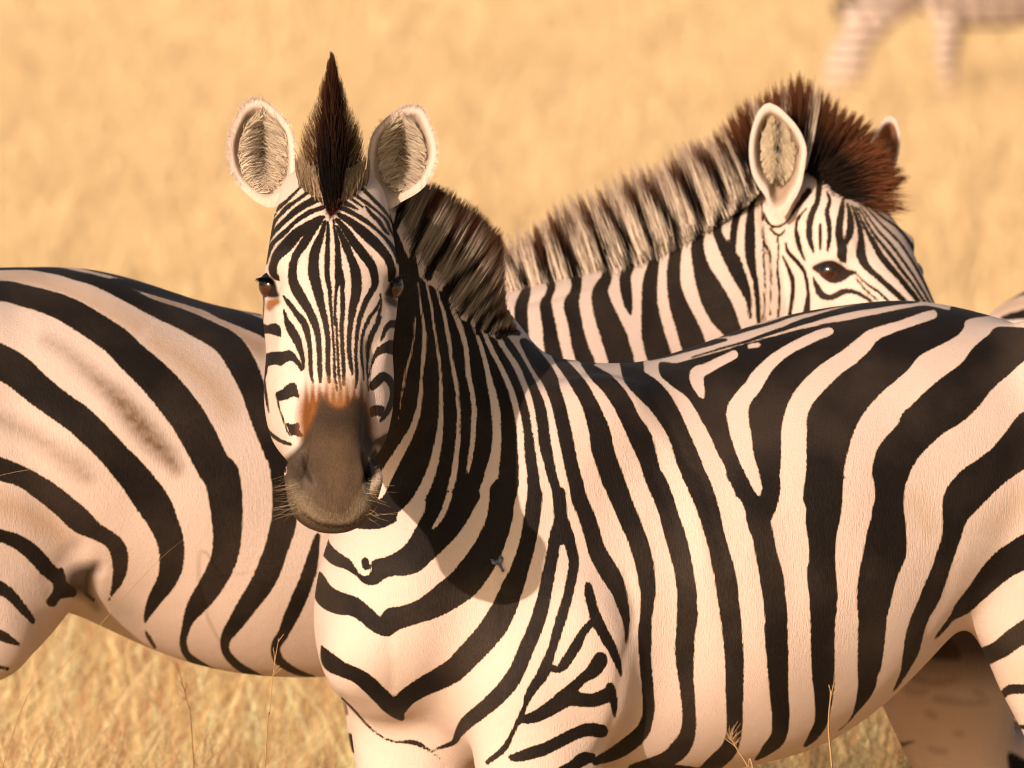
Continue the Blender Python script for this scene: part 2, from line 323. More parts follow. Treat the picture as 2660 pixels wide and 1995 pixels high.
LB.paint('''
# rear zebra: trunk
d J -300,110,10 0,97,13 200,92,24 380,112,46 500,142,58 620,172,68 750,222,90 900,300,92 1000,350,102 1200,430,130 1400,530,150 1500,600,170 1580,720,178 1640,850,160 1690,1000,150 1740,1150,142 1790,1280,142 K 1830,0,150 1862,200,160 1850,400,160 1800,580,150 1730,760,150 1640,900,130 1540,1050,100 1480,1140,68 1470,1220,48 1510,1290,50 1600,1360,48 1720,1410,22
d J 720,165,14 800,182,38 900,212,48 1050,252,58 1200,292,66 1350,342,60 1450,382,80 1600,435,100 1750,500,105 1950,640,110
d J 500,80,8 800,155,10 1200,262,9 1450,322,9 1700,395,10
d J -400,250,110 0,240,130 150,270,140 300,310,150 450,370,168 600,460,178 750,560,188 850,660,198 950,750,208 1050,850,220 1150,970,228 1230,1080,228 1300,1200,225 1360,1320,220 1420,1430,215 K 1445,80,228 1468,200,220 1482,350,202 1482,500,180 1466,620,168 1420,730,158 1365,825,150 1290,930,125 1240,1010,78 1210,1100,46 1196,1180,42 1222,1260,44 1300,1320,46 1400,1370,36 1550,1400,18
d J -400,560,230 -150,640,230 0,705,225 110,765,215 230,870,200 360,970,190 500,1070,190 600,1160,188 700,1260,180 800,1370,185 K 800,10,190 900,130,205 1000,270,215 1070,400,188 1115,530,168 1118,680,150 1080,790,118 1010,900,86 965,990,44 945,1050,12
d K 950,1105,10 980,1160,22 1012,1212,14
d K -400,-60,150 -150,10,150 0,48,148 150,100,130 300,195,145 420,290,150 520,380,158 620,450,108 710,500,98 770,570,108 785,670,98 770,770,66 735,850,24 710,905,6
d K -300,420,80 0,482,80 120,525,92 220,600,100 300,690,98 370,755,86
d K -300,650,70 0,820,78 80,880,66 150,960,54 215,1040,32
d K -300,1000,70 0,1130,64 60,1160,44 120,1190,22
d K -200,1310,30 0,1340,18 50,1352,18
d K 2075,480,30 2055,570,56 2025,700,86 1990,800,90 1950,900,96 1900,1010,88 1850,1120,66 1802,1200,60 1812,1280,58 1870,1335,48 1960,1380,32 2050,1402,14
p K 300,915 350,840 350,780 395,690 425,740 440,790 500,840 480,880 400,890 350,945
d K 560,860,14 610,900,20
d X 950,1000,60 960,1300,60 920,1600,30
d X 1050,900,60 1070,1300,60 1050,1600,30
d X 1160,880,60 1180,1300,60 1150,1600,30
d X 1280,1000,60 1290,1300,60 1250,1600,30
# neck
d N 230,1660,90 215,1500,88 208,1400,90 203,1270,88 225,1195,76 240,1120,58 190,1020,66 130,950,55 90,890,44
d N 450,1660,120 425,1540,110 405,1400,92 380,1250,82 400,1190,50 420,1110,58 380,980,80 340,850,88 310,730,66 290,680,44
d N 670,1660,120 630,1560,112 595,1400,98 565,1250,106 590,1170,70 602,1090,72 570,950,96 500,800,96 450,680,88 410,610,56
d N 580,720,36 540,630,46 510,570,26
d N 930,1700,180 915,1620,180 870,1480,180 832,1380,165 785,1250,138 772,1150,106 820,1040,70 806,900,76 752,760,78 700,640,80 650,540,88 600,500,44
d N 990,1320,8 975,1250,56 958,1150,78 952,1050,76 985,970,62 992,880,74 940,760,88 880,650,88 830,560,88 780,470,56 760,430,26
d N 1210,1700,180 1195,1620,175 1150,1450,160 1128,1250,112 1128,1100,102 1150,980,80 1168,870,54 1130,760,56 1090,670,56 1050,560,84 1000,450,88 960,380,54
d N 1470,1620,185 1410,1440,165 1342,1270,130 1302,1120,98 1302,960,88 1320,830,78 1322,750,76 1290,660,86 1220,540,88 1140,420,98 1080,320,54
d N 1780,1560,130 1720,1440,125 1645,1310,190 1565,1150,175 1502,1000,118 1470,850,88 1480,740,78 1496,640,66 1450,520,88 1390,400,98 1330,310,118 1270,240,84
d N 1848,1340,16 1840,1240,30 1818,1150,62 1770,1040,92 1720,930,108 1655,820,76 1612,720,56 1632,620,64 1670,530,52 1655,460,58 1610,340,90 1540,220,108 1470,150,95 1420,140,54
d N 1710,920,60 1726,780,48 1742,650,48 1780,540,54 1822,450,56 1800,360,68 1740,240,80 1680,120,108 1640,40,108 1610,0,80 1600,-60,60
d N 1892,445,14 1862,540,36 1850,640,58 1848,780,70 1850,900,68 1870,1010,46 1890,1100,32 1905,1250,32 1912,1380,26 1915,1560,20
# cheek and face
d M 290,180,8 298,400,10 310,560,24 350,620,24 375,700,16 380,900,9 370,1250,8
d M 300,600,12 310,760,16 320,900,12 318,1100,10 320,1300,8
d M 300,250,10 340,350,24 400,400,20 470,392,18 540,340,14 600,250,26 680,140,48 740,60,58
d M 365,415,10 420,470,20 470,480,18 515,435,10
d M 440,520,12 450,650,10 440,800,16 455,950,20 460,1100,18 440,1300,14
d M 490,680,10 540,790,28 580,890,38 590,1000,34 575,1120,34 555,1280,28
d M 520,560,10 540,640,28 620,730,34 690,820,30 720,930,24 735,1040,28 725,1180,56 710,1300,60
d M 715,230,8 640,320,18 618,420,28 632,520,44 660,620,38 705,730,8
d M 845,-40,50 825,150,48 775,270,58 745,400,54 748,520,54 785,645,12
d M 850,365,10 850,430,24 850,540,24 850,620,10
d M 915,70,14 940,150,28 915,260,38 932,360,44 940,460,38 932,560,32 920,640,8
d M 1070,140,26 1052,270,56 1032,400,66 1034,500,68 1058,600,86 1060,680,86 1085,730,36
d M 1110,180,16 1135,290,46 1142,400,68 1122,500,58 1085,565,46
d M 1155,200,14 1210,350,38 1240,480,48 1240,600,78 1248,690,86 1300,790,58 1400,880,48 1500,970,48 1600,1060,48 1700,1160,40
d M 1190,220,14 1300,450,28 1370,570,48 1430,680,58 1520,790,56 1600,880,46 1700,1000,46 1820,1150,36
d M 1220,220,10 1350,450,18 1450,580,26 1560,720,32 1650,840,28 1750,970,24 1860,1140,18
d M 1240,210,9 1400,430,16 1550,600,20 1650,740,20 1750,880,20 1900,1130,16
d M 1260,190,9 1450,390,16 1600,540,18 1700,680,18 1800,850,18 1940,1120,12
d M 1270,170,10 1450,310,16 1600,420,20 1700,540,26 1780,680,30 1840,850,20 1900,1000,14 1950,1110,8
d M 785,885,6 820,980,48 870,1060,56 960,1078,48 1060,1030,48 1150,1020,36 1250,1060,28 1340,1120,26
d M 1200,860,6 1300,950,14 1400,1020,18 1500,1110,18
d M 1195,900,6 1280,1000,12 1390,1100,14
p M 780,800 830,760 900,735 980,735 1050,770 1110,815 1200,835 1130,870 1060,920 980,940 910,915 860,860
''')
def soft(px, py, text, soft_w=10.0, x0=-100, y0=300, x1=2700, y1=2100, step=3.0):
    c = Chart(x0, y0, x1, y1, step); c.paint(text)
    return np.clip(0.5 - c.sample(px, py) / soft_w / 2, 0, 1)
# ------------------------------------------------------------------ materials
def newmat(name):
    m = bpy.data.materials.new(name); m.use_nodes = True
    n = m.node_tree
    return m, n, n.nodes['Principled BSDF']

def N(n, t, **kw):
    x = n.nodes.new(t)
    for k, v in kw.items(): setattr(x, k, v)
    return x

def coat_material():
    m, n, b = newmat('zebra_coat'); L = n.links.new
    tc = N(n, 'ShaderNodeTexCoord')
    sd = N(n, 'ShaderNodeAttribute', attribute_name='stripe')
    ov = N(n, 'ShaderNodeAttribute', attribute_name='skin')
    n1 = N(n, 'ShaderNodeTexNoise'); n1.inputs['Scale'].default_value = 420; n1.inputs['Detail'].default_value = 2
    n2 = N(n, 'ShaderNodeTexNoise'); n2.inputs['Scale'].default_value = 45; n2.inputs['Detail'].default_value = 3
    n3 = N(n, 'ShaderNodeTexNoise'); n3.inputs['Scale'].default_value = 6; n3.inputs['Detail'].default_value = 4
    n4 = N(n, 'ShaderNodeTexNoise'); n4.inputs['Scale'].default_value = 900; n4.inputs['Detail'].default_value = 2
    mp = N(n, 'ShaderNodeMapping'); mp.inputs['Scale'].default_value = (1.15, 1.15, 0.16)
    L(tc.outputs['Object'], mp.inputs[0])
    for q in (n1, n4): L(mp.outputs[0], q.inputs['Vector'])
    for q in (n2, n3): L(tc.outputs['Object'], q.inputs['Vector'])
    def ma(op, a, b_=None, c=None):
        x = N(n, 'ShaderNodeMath', operation=op)
        for i, v in enumerate((a, b_, c)):
            if v is None: continue
            if isinstance(v, (int, float)): x.inputs[i].default_value = v
            else: L(v, x.inputs[i])
        return x.outputs[0]
    # hair tips make the stripe edge ragged
    e = ma('ADD', sd.outputs['Fac'], ma('MULTIPLY', ma('SUBTRACT', n1.outputs['Fac'], .5), 8.0))
    e = ma('ADD', e, ma('MULTIPLY', ma('SUBTRACT', n2.outputs['Fac'], .5), 2.5))
    t = N(n, 'ShaderNodeMapRange'); t.inputs['From Min'].default_value = -.3; t.inputs['From Max'].default_value = 2.4
    L(e, t.inputs['Value'])
    dk = N(n, 'ShaderNodeMix', data_type='RGBA'); dk.inputs['A'].default_value = (.0045, .003, .0025, 1); dk.inputs['B'].default_value = (.050, .034, .024, 1)
    _k = N(n, 'ShaderNodeMapRange'); _k.inputs['From Min'].default_value = .42; _k.inputs['From Max'].default_value = .68; L(n3.outputs['Fac'], _k.inputs['Value'])
    L(ma('ADD', ma('MULTIPLY', _k.outputs[0], ma('MULTIPLY', n4.outputs['Fac'], 1.1)), ma('MULTIPLY', n4.outputs['Fac'], .34)), dk.inputs['Factor'])  # lighter brown puts coat sheen and hair highlights into the dark colour
    lt = N(n, 'ShaderNodeMix', data_type='RGBA'); lt.inputs['A'].default_value = (.61, .46, .365, 1); lt.inputs['B'].default_value = (.70, .54, .46, 1)
    L(ma('ADD', ma('MULTIPLY', n3.outputs['Fac'], .7), ma('MULTIPLY', n1.outputs['Fac'], .35)), lt.inputs['Factor'])
    # pale hair is warmer right at the stripe edge
    ed = N(n, 'ShaderNodeMapRange'); ed.inputs['From Min'].default_value = .5; ed.inputs['From Max'].default_value = 3.5
    L(e, ed.inputs['Value'])
    lt2 = N(n, 'ShaderNodeMix', data_type='RGBA'); lt2.inputs['A'].default_value = (.58, .41, .26, 1)
    L(ed.outputs[0], lt2.inputs['Factor']); L(lt.outputs['Result'], lt2.inputs['B'])
    mx = N(n, 'ShaderNodeMix', data_type='RGBA')
    L(t.outputs[0], mx.inputs['Factor']); L(dk.outputs['Result'], mx.inputs['A']); L(lt2.outputs['Result'], mx.inputs['B'])
    m2 = N(n, 'ShaderNodeMix', data_type='RGBA')
    vr = N(n, 'ShaderNodeMix', data_type='RGBA', blend_type='MULTIPLY'); vr.inputs['Factor'].default_value = .55
    L(ov.outputs['Color'], vr.inputs['A'])
    gg = N(n, 'ShaderNodeValToRGB'); gg.color_ramp.elements[0].position = .3; gg.color_ramp.elements[0].color = (.45, .42, .4, 1); gg.color_ramp.elements[1].position = .62
    L(ma('ADD', ma('MULTIPLY', n1.outputs['Fac'], .6), ma('MULTIPLY', n2.outputs['Fac'], .4)), gg.inputs[0]); L(gg.outputs[0], vr.inputs['B'])
    am = ma('ADD', ov.outputs['Alpha'], ma('MULTIPLY', ma('MULTIPLY', ma('SUBTRACT', n1.outputs['Fac'], .5), 1.3), ma('MULTIPLY', ov.outputs['Alpha'], ma('SUBTRACT', 1.0, ov.outputs['Alpha']))))
    cl = N(n, 'ShaderNodeClamp'); L(am, cl.inputs[0])
    L(cl.outputs[0], m2.inputs['Factor']); L(mx.outputs['Result'], m2.inputs['A']); L(vr.outputs['Result'], m2.inputs['B'])
    L(m2.outputs['Result'], b.inputs['Base Color'])
    b.inputs['Roughness'].default_value = .62; b.inputs['Specular IOR Level'].default_value = .11
    b.inputs['Sheen Weight'].default_value = .01; b.inputs['Sheen Roughness'].default_value = .4; b.inputs['Sheen Tint'].default_value = (1, .85, .65, 1)
    bp = N(n, 'ShaderNodeBump'); bp.inputs['Strength'].default_value = .5; bp.inputs['Distance'].default_value = .0016
    L(ma('ADD', n4.outputs['Fac'], ma('MULTIPLY', n1.outputs['Fac'], .8)), bp.inputs['Height'])
    bp2 = N(n, 'ShaderNodeBump'); bp2.inputs['Strength'].default_value = .14; bp2.inputs['Distance'].default_value = .005
    L(n2.outputs['Fac'], bp2.inputs['Height']); L(bp.outputs[0], bp2.inputs['Normal'])
    L(bp2.outputs[0], b.inputs['Normal'])
    return m

def vcol_material(name, rough=.6, spec=.3, trans=0.0):
    m, n, b = newmat(name)
    a = N(n, 'ShaderNodeAttribute', attribute_name='tone')
    n.links.new(a.outputs['Color'], b.inputs['Base Color'])
    b.inputs['Roughness'].default_value = rough; b.inputs['Specular IOR Level'].default_value = spec
    if trans:
        tr = N(n, 'ShaderNodeBsdfTranslucent'); n.links.new(a.outputs['Color'], tr.inputs[0])
        mx = N(n, 'ShaderNodeMixShader'); mx.inputs[0].default_value = trans
        out = n.nodes['Material Output']
        n.links.new(b.outputs[0], mx.inputs[1]); n.links.new(tr.outputs[0], mx.inputs[2]); n.links.new(mx.outputs[0], out.inputs[0])
    return m

MAT_COAT = coat_material()
MAT_HAIR = vcol_material('mane_hair', .85, .05, .12)
MAT_GRASS = vcol_material('dry_grass_blades', .7, .2, .35)
MAT_EYE, _n, _b = newmat('zebra_eye')
_t = N(_n, 'ShaderNodeTexNoise'); _t.inputs['Scale'].default_value = 60
_r = N(_n, 'ShaderNodeValToRGB'); _r.color_ramp.elements[0].color = (.006, .004, .003, 1); _r.color_ramp.elements[1].color = (.05, .014, .007, 1)
_g = N(_n, 'ShaderNodeTexCoord'); _s = N(_n, 'ShaderNodeSeparateXYZ'); _n.links.new(_g.outputs['Object'], _s.inputs[0])
_m = N(_n, 'ShaderNodeMapRange'); _m.inputs['From Min'].default_value = .003; _m.inputs['From Max'].default_value = -.006
_n.links.new(_s.outputs['Z'], _m.inputs[0]); _n.links.new(_m.outputs[0], _r.inputs[0])
_n.links.new(_r.outputs[0], _b.inputs['Base Color'])
_b.inputs['Roughness'].default_value = .13; _b.inputs['Coat Weight'].default_value = .6; _b.inputs['Coat Roughness'].default_value = .03
MAT_HOOF, _n, _b = newmat('hoof_horn')
_t = N(_n, 'ShaderNodeTexNoise'); _t.inputs['Scale'].default_value = 40
_r = N(_n, 'ShaderNodeValToRGB'); _r.color_ramp.elements[0].color = (.02, .016, .013, 1); _r.color_ramp.elements[1].color = (.07, .055, .045, 1)
_n.links.new(_t.outputs[0], _r.inputs[0]); _n.links.new(_r.outputs[0], _b.inputs['Base Color']); _b.inputs['Roughness'].default_value = .5
MAT_GROUND, _n, _b = newmat('straw_ground')
_t = N(_n, 'ShaderNodeTexNoise'); _t.inputs['Scale'].default_value = 1.1; _t.inputs['Detail'].default_value = 10
_t2 = N(_n, 'ShaderNodeTexNoise'); _t2.inputs['Scale'].default_value = .12; _t2.inputs['Detail'].default_value = 4
_r = N(_n, 'ShaderNodeValToRGB'); _r.color_ramp.elements[0].color = (.66, .49, .25, 1); _r.color_ramp.elements[1].color = (.85, .68, .39, 1)
_r.color_ramp.elements[0].position = .3; _r.color_ramp.elements[1].position = .7
_a = N(_n, 'ShaderNodeMath', operation='ADD'); _a2 = N(_n, 'ShaderNodeMath', operation='MULTIPLY'); _a2.inputs[1].default_value = .5
_g = N(_n, 'ShaderNodeTexCoord')
_n.links.new(_g.outputs['Object'], _t.inputs['Vector']); _n.links.new(_g.outputs['Object'], _t2.inputs['Vector'])
_n.links.new(_t.outputs[0], _a.inputs[0]); _n.links.new(_t2.outputs[0], _a.inputs[1]); _n.links.new(_a.outputs[0], _a2.inputs[0])
_n.links.new(_a2.outputs[0], _r.inputs[0]); _n.links.new(_r.outputs[0], _b.inputs['Base Color']); _b.inputs['Roughness'].default_value = .9
_b.inputs['Specular IOR Level'].default_value = .1
# ------------------------------------------------------------------ setting
def build_ground():
    s = 1500.0
    v = [(-s, -s, 0), (s, -s, 0), (s, s, 0), (-s, s, 0)]
    g = mesh_obj('ground', v, [(0, 1, 2, 3)], MAT_GROUND, smooth=False)
    g['kind'] = 'structure'
build_ground()

# ------------------------------------------------------------------ bodies
NR = 40
def loft(st, seg=6):
    """st rows: centre(3) lateral(3) up(3) a bt bb exponent pinch -> verts, faces (closed)"""
    q = cr(np.array(st, float), seg)
    n = len(q)
    th = np.linspace(0, 2 * math.pi, NR, endpoint=False)
    c, s = np.cos(th), np.sin(th)
    V = []
    for r in q:
        C, L, Up = r[0:3], r[3:6], r[6:9]
        a, bt, bb, e, pin = r[9:14]
        a, bt, bb = max(a, .004), max(bt, .004), max(bb, .004)
        x = np.sign(c) * np.abs(c) ** (2 / e); y = np.sign(s) * np.abs(s) ** (2 / e)
        x = x * (1 - pin * (y + 1) / 2)
        V.append(C + (x * a)[:, None] * L + (y * np.where(y > 0, bt, bb))[:, None] * Up)
    V = np.array(V).reshape(-1, 3)
    f = []
    for i in range(n - 1):
        for j in range(NR):
            k = (j + 1) % NR
            f.append((i * NR + j, i * NR + k, (i + 1) * NR + k, (i + 1) * NR + j))
    V = np.vstack([V, q[0, :3], q[-1, :3]])
    a, b = n * NR, n * NR + 1
    for j in range(NR):
        k = (j + 1) % NR
        f.append((a, k, j)); f.append((b, (n - 1) * NR + j, (n - 1) * NR + k))
    return V, f

def chain(pts, lat, e=2.0, fixed_up=False):
    """pts rows: x y z a b ; sections square to the chain"""
    p = np.array([r[:3] for r in pts], float)
    t = np.gradient(p, axis=0)
    out = []
    for i, r in enumerate(pts):
        tt = unit(t[i]); L = np.array(lat if not callable(lat) else lat(i), float)
        L = unit(L - tt * (L @ tt)); up = np.cross(L, tt)
        if up[2] < 0 and fixed_up: up = -up
        out.append([*p[i], *L, *up, r[3], r[4], r[4], e, 0])
    return loft(out)

def ell(c, ax, n1=18):
    """ellipsoid: ax rows are the three half-axis vectors"""
    V = []; f = []
    for i in range(n1 + 1):
        ph = math.pi * i / n1
        for j in range(24):
            t = 2 * math.pi * j / 24
            V.append(np.array(c) + math.sin(ph) * math.cos(t) * ax[0] + math.sin(ph) * math.sin(t) * ax[1] + math.cos(ph) * ax[2])
    for i in range(n1):
        for j in range(24):
            k = (j + 1) % 24
            f.append((i * 24 + j, (i + 1) * 24 + j, (i + 1) * 24 + k, i * 24 + k))
    return np.array(V), f

def trunk(st, lat):
    """st rows: px, top py, bottom py, depth, half width, exponent"""
    out = []
    for px, top, bot, d, a, e in st:
        T = P(px, top, d); B = P(px, bot, d)
        c = T * .52 + B * .48; c = c.copy()
        up = np.array([0, 0, 1.0])
        out.append([*c, *lat, *up, a, T[2] - c[2], c[2] - B[2], e, 0.06])
    return loft(out)

def leg(top, lat, fwd, kind, r0, foot=None):
    """full leg down to the ground. top: world point at elbow or stifle level"""
    top = np.array(top, float); f = np.array(fwd, float); z = top[2]
    if kind == 'fore':
        rows = [(0, z + .24, r0 * .9, r0 * 1.2), (0, z + .06, r0 * 1.1, r0 * 1.25), (.0, z, r0, r0 * 1.15), (.005, z * .80, r0 * .80, r0 * .9), (.01, .50, .043, .05), (.012, .43, .043, .05), (.012, .38, .036, .04),
                (.008, .25, .025, .031), (.006, .15, .028, .034), (.015, .11, .033, .038), (.035, .07, .027, .03), (.05, .045, .036, .042), (.062, .0, .045, .056)]
    else:
        rows = [(0.03, z + .26, r0 * .9, r0 * 1.5), (0.0, z + .05, r0 * 1.0, r0 * 1.4), (-.01, z, r0 * .9, r0 * 1.25), (-.05, z * .82, r0 * .66, r0 * .95), (-.13, .56, .045, .062), (-.16, .50, .040, .052), (-.155, .44, .036, .045),
                (-.13, .30, .028, .036), (-.12, .17, .029, .035), (-.105, .12, .034, .04), (-.08, .075, .028, .032), (-.065, .045, .037, .044), (-.05, .0, .045, .058)]
    pts = [(*(top[:2] + f[:2] * o), zz, a, b) for o, zz, a, b in rows]
    V, fc = chain(pts, lat)
    ft = top[:2] + f[:2] * rows[-2][0]
    return (V, fc), ft

def fuse(parts, voxel, smooth_it):
    V = []; Fc = []; o = 0
    for v, f in parts:
        V.append(v); Fc += [tuple(i + o for i in q) for q in f]; o += len(v)
    me = bpy.data.meshes.new('tmp'); me.from_pydata(np.vstack(V).tolist(), [], Fc)
    bm = bmesh.new(); bm.from_mesh(me)
    # outward normals on every shell
    bmesh.ops.recalc_face_normals(bm, faces=bm.faces); bm.to_mesh(me); bm.free()
    ob = bpy.data.objects.new('tmp', me); COL.objects.link(ob)
    m = ob.modifiers.new('r', 'REMESH'); m.mode = 'VOXEL'; m.voxel_size = voxel; m.adaptivity = 0
    s = ob.modifiers.new('s', 'SMOOTH'); s.factor = .5; s.iterations = smooth_it
    dg = bpy.context.evaluated_depsgraph_get(); dg.update()
    ev = ob.evaluated_get(dg); out = bpy.data.meshes.new_from_object(ev)
    bpy.data.objects.remove(ob); bpy.data.meshes.remove(me)
    return out

def get_arrays(me):
    n = len(me.vertices)
    co = np.empty(n * 3, np.float32); me.vertices.foreach_get('co', co)
    no = np.empty(n * 3, np.float32); me.vertices.foreach_get('normal', no)
    return co.reshape(-1, 3).astype(float), no.reshape(-1, 3).astype(float)

def refine(me, mask_fn):
    """split the edges whose two ends are inside mask"""
    co, no = get_arrays(me)
    mk = mask_fn(co, no)
    bm = bmesh.new(); bm.from_mesh(me); bm.verts.ensure_lookup_table()
    fs = [f for f in bm.faces if all(mk[v.index] for v in f.verts)]
    es = set()
    for f in fs: es.update(f.edges)
    bmesh.ops.subdivide_edges(bm, edges=list(es), cuts=1, use_grid_fill=True, smooth=0.0)
    bmesh.ops.triangulate(bm, faces=[f for f in bm.faces if len(f.verts) > 4])
    bm.to_mesh(me); bm.free(); me.update()

def relax(me, keep, it):
    ob = bpy.data.objects.new('tmp', me); COL.objects.link(ob); g = ob.vertex_groups.new(name='w')
    q = np.round((1 - keep) * 6).astype(int)
    for lv in range(1, 7): g.add(np.nonzero(q == lv)[0].tolist(), lv / 6, 'REPLACE')
    s = ob.modifiers.new('s', 'SMOOTH'); s.factor = .5; s.iterations = it; s.vertex_group = 'w'
    dg = bpy.context.evaluated_depsgraph_get(); dg.update()
    out = bpy.data.meshes.new_from_object(ob.evaluated_get(dg))
    co, no = get_arrays(out)
    bpy.data.objects.remove(ob)
    me.vertices.foreach_set('co', co.astype(np.float32).ravel()); me.update()

def gauss(co, c, sig):
    return np.exp(-((co - np.array(c)) ** 2).sum(1) / (2 * sig * sig))

def seg_gauss(co, a, b, sig):
    a = np.array(a); b = np.array(b); ab = b - a
    t = np.clip(((co - a) @ ab) / (ab @ ab), 0, 1)
    d = co - a - t[:, None] * ab
    return np.exp(-(d ** 2).sum(1) / (2 * sig * sig))

def bvh_of(me):
    me.calc_loop_triangles()
    n = len(me.loop_triangles); t = np.empty(n * 3, np.int32); me.loop_triangles.foreach_get('vertices', t)
    co, _ = get_arrays(me)
    return BVHTree.FromPolygons([Vector(c) for c in co], t.reshape(-1, 3).tolist())

def hit(bvh, px, py, d=14.0):
    p = P(px, py, d); r = Vector(p - CAM).normalized()
    h = bvh.ray_cast(Vector(CAM), r)
    return (np.array(h[0]), np.array(h[1])) if h[0] is not None else (p, -np.array(r))

class Strips:
    """hairs and blades: tapered ribbons gathered into one mesh"""
    def __init__(s): s.v = []; s.f = []; s.c = []; s.n = 0
    def add(s, pts, widths, cols, side=None):
        """pts (n,k,3) widths (n,k) cols (n,k,3)"""
        n, k = pts.shape[:2]
        t = pts[:, -1] - pts[:, 0]
        if side is None:
            rr = rng.normal(size=(n, 3)) * .25 + np.array([-.3, 1.0, -.15])
            side = np.cross(t, rr)
        side = side / (np.linalg.norm(side, axis=1, keepdims=True) + 1e-9)
        a = pts + side[:, None] * widths[..., None] / 2; b = pts - side[:, None] * widths[..., None] / 2
        v = np.stack([a, b], 2).reshape(-1, 3)
        base = s.n + np.arange(n)[:, None, None] * (2 * k) + np.arange(k - 1)[None, :, None] * 2
        f = (base + np.array([0, 1, 3, 2])).reshape(-1, 4)
        s.v.append(v); s.f.append(f); s.c.append(np.repeat(cols.reshape(-1, 3), 2, axis=0)); s.n += len(v)
    def build(s, name, mat, parent=None):
        o = mesh_obj(name, np.vstack(s.v), np.vstack(s.f), mat, parent)
        if parent is not None: o['kind'] = 'stuff'
        add_color(o.data, 'tone', np.vstack(s.c))
        return o

DARK = np.array([.012, .007, .005]); LIGHT = np.array([.50, .40, .30]); RED = np.array([.16, .055, .022]); TAN = np.array([.42, .27, .14])

def hairs_px(strips, root, tip, d0, d1, chart=None, w=.0011, col=None, bend=6, k=5, tipc=None, tipamt=.6, lt=None):
    lt = LIGHT if lt is None else lt
    """root, tip: (n,2) chart points; grows curved hairs between two depths"""
    n = len(root)
    t = np.linspace(0, 1, k)[None, :, None]
    q = root[:, None] * (1 - t) + tip[:, None] * t
    b = rng.normal(size=(n, 1, 1)) * bend * np.sin(t * math.pi * .9)
    dirv = tip - root; nrm = np.stack([-dirv[:, 1], dirv[:, 0]], 1); nrm /= np.linalg.norm(nrm, axis=1, keepdims=True) + 1e-9
    q = q + b * nrm[:, None]
    d = d0[:, None] * (1 - t[..., 0]) + d1[:, None] * t[..., 0]
    pts = P(q[..., 0], q[..., 1], d)
    if col is None:
        s = chart.sample(q[..., 0] + rng.normal(size=(n, 1)) * 3, q[..., 1] + rng.normal(size=(n, 1)) * 3)
        m = np.clip(s / 8 + .5, 0, 1)[..., None]
        col = DARK * (1 - m) + lt * m
    col = col * (0.75 + .5 * rng.random((n, 1, 1)))
    if tipc is not None:
        tt = np.clip((t - .55) / .45, 0, 1) * tipamt
        col = col * (1 - tt) + tipc * tt
    wd = w * (1 - .85 * t[..., 0] ** 2) * (.7 + .6 * rng.random((n, 1)))
    strips.add(pts, wd, col)

def ball(name, c, r, mat, parent, look=None, squash=.9):
    bm = bmesh.new(); bmesh.ops.create_uvsphere(bm, u_segments=32, v_segments=20, radius=1)
    me = bpy.data.meshes.new(name); bm.to_mesh(me); bm.free()
    me.polygons.foreach_set('use_smooth', [True] * len(me.polygons)); me.materials.append(mat)
    o = bpy.data.objects.new(name, me); COL.objects.link(o); o.parent = parent
    o.matrix_parent_inverse = parent.matrix_world.inverted()
    o.location = c; o.scale = (r[0], r[1], r[2])
    return o
def paint_skin(skin, m, col, a=1.0):
    m = (m * a)[:, None]
    A = skin[:, 3:4]; A2 = A + m - A * m
    rgb = (skin[:, :3] * A * (1 - m) + np.array(col) * m) / np.maximum(A2, 1e-5)
    skin[:, :3] = np.where(A2 > 1e-5, rgb, skin[:, :3]); skin[:, 3:4] = A2

def ear(outline, center, d_rim, d_c, lat_axis=None, thick=.007, n_r=14, back=.022):
    """cupped ear from its rim outline. returns verts, quads, radial parameter, front flag"""
    o = cr(np.vstack([outline, outline[:1]]), 4)[:-1]
    n = len(o); V = []; rad = []; front = []
    c = np.array(center, float)
    for side in (0, 1):
        for i in range(n_r + 1):
            t = i / n_r
            q = c + (o - c) * t
            cup = np.clip(1 - (t / .82) ** 2.2, 0, 1)
            if side == 0: d = d_rim + (d_c - d_rim) * cup
            else: d = d_rim + (d_c - d_rim) * cup + thick * np.clip((1 - t) * 6, 0, 1) + back * cup * .4
            V.append(P(q[:, 0], q[:, 1], np.full(n, d) if np.ndim(d) == 0 else d)); rad.append(np.full(n, t)); front.append(np.full(n, side == 0))
    V = np.vstack(V); f = []
    for side in (0, 1):
        off = side * (n_r + 1) * n
        for i in range(n_r):
            for j in range(n):
                k = (j + 1) % n
                q = (off + i * n + j, off + i * n + k, off + (i + 1) * n + k, off + (i + 1) * n + j)
                f.append(q if side == 0 else q[::-1])
    return V, f, np.concatenate(rad), np.concatenate(front)
# ------------------------------------------------------------------ the near zebra
YM = math.radians(25)
LATM = np.array([math.sin(YM), -math.cos(YM), 0.0])       # towards its left side, the side in view
FWDM = np.array([-math.cos(YM), -math.sin(YM), 0.0])
def dm(px): return 14.36 + (px - 1130) * 0.0005 * math.tan(YM)

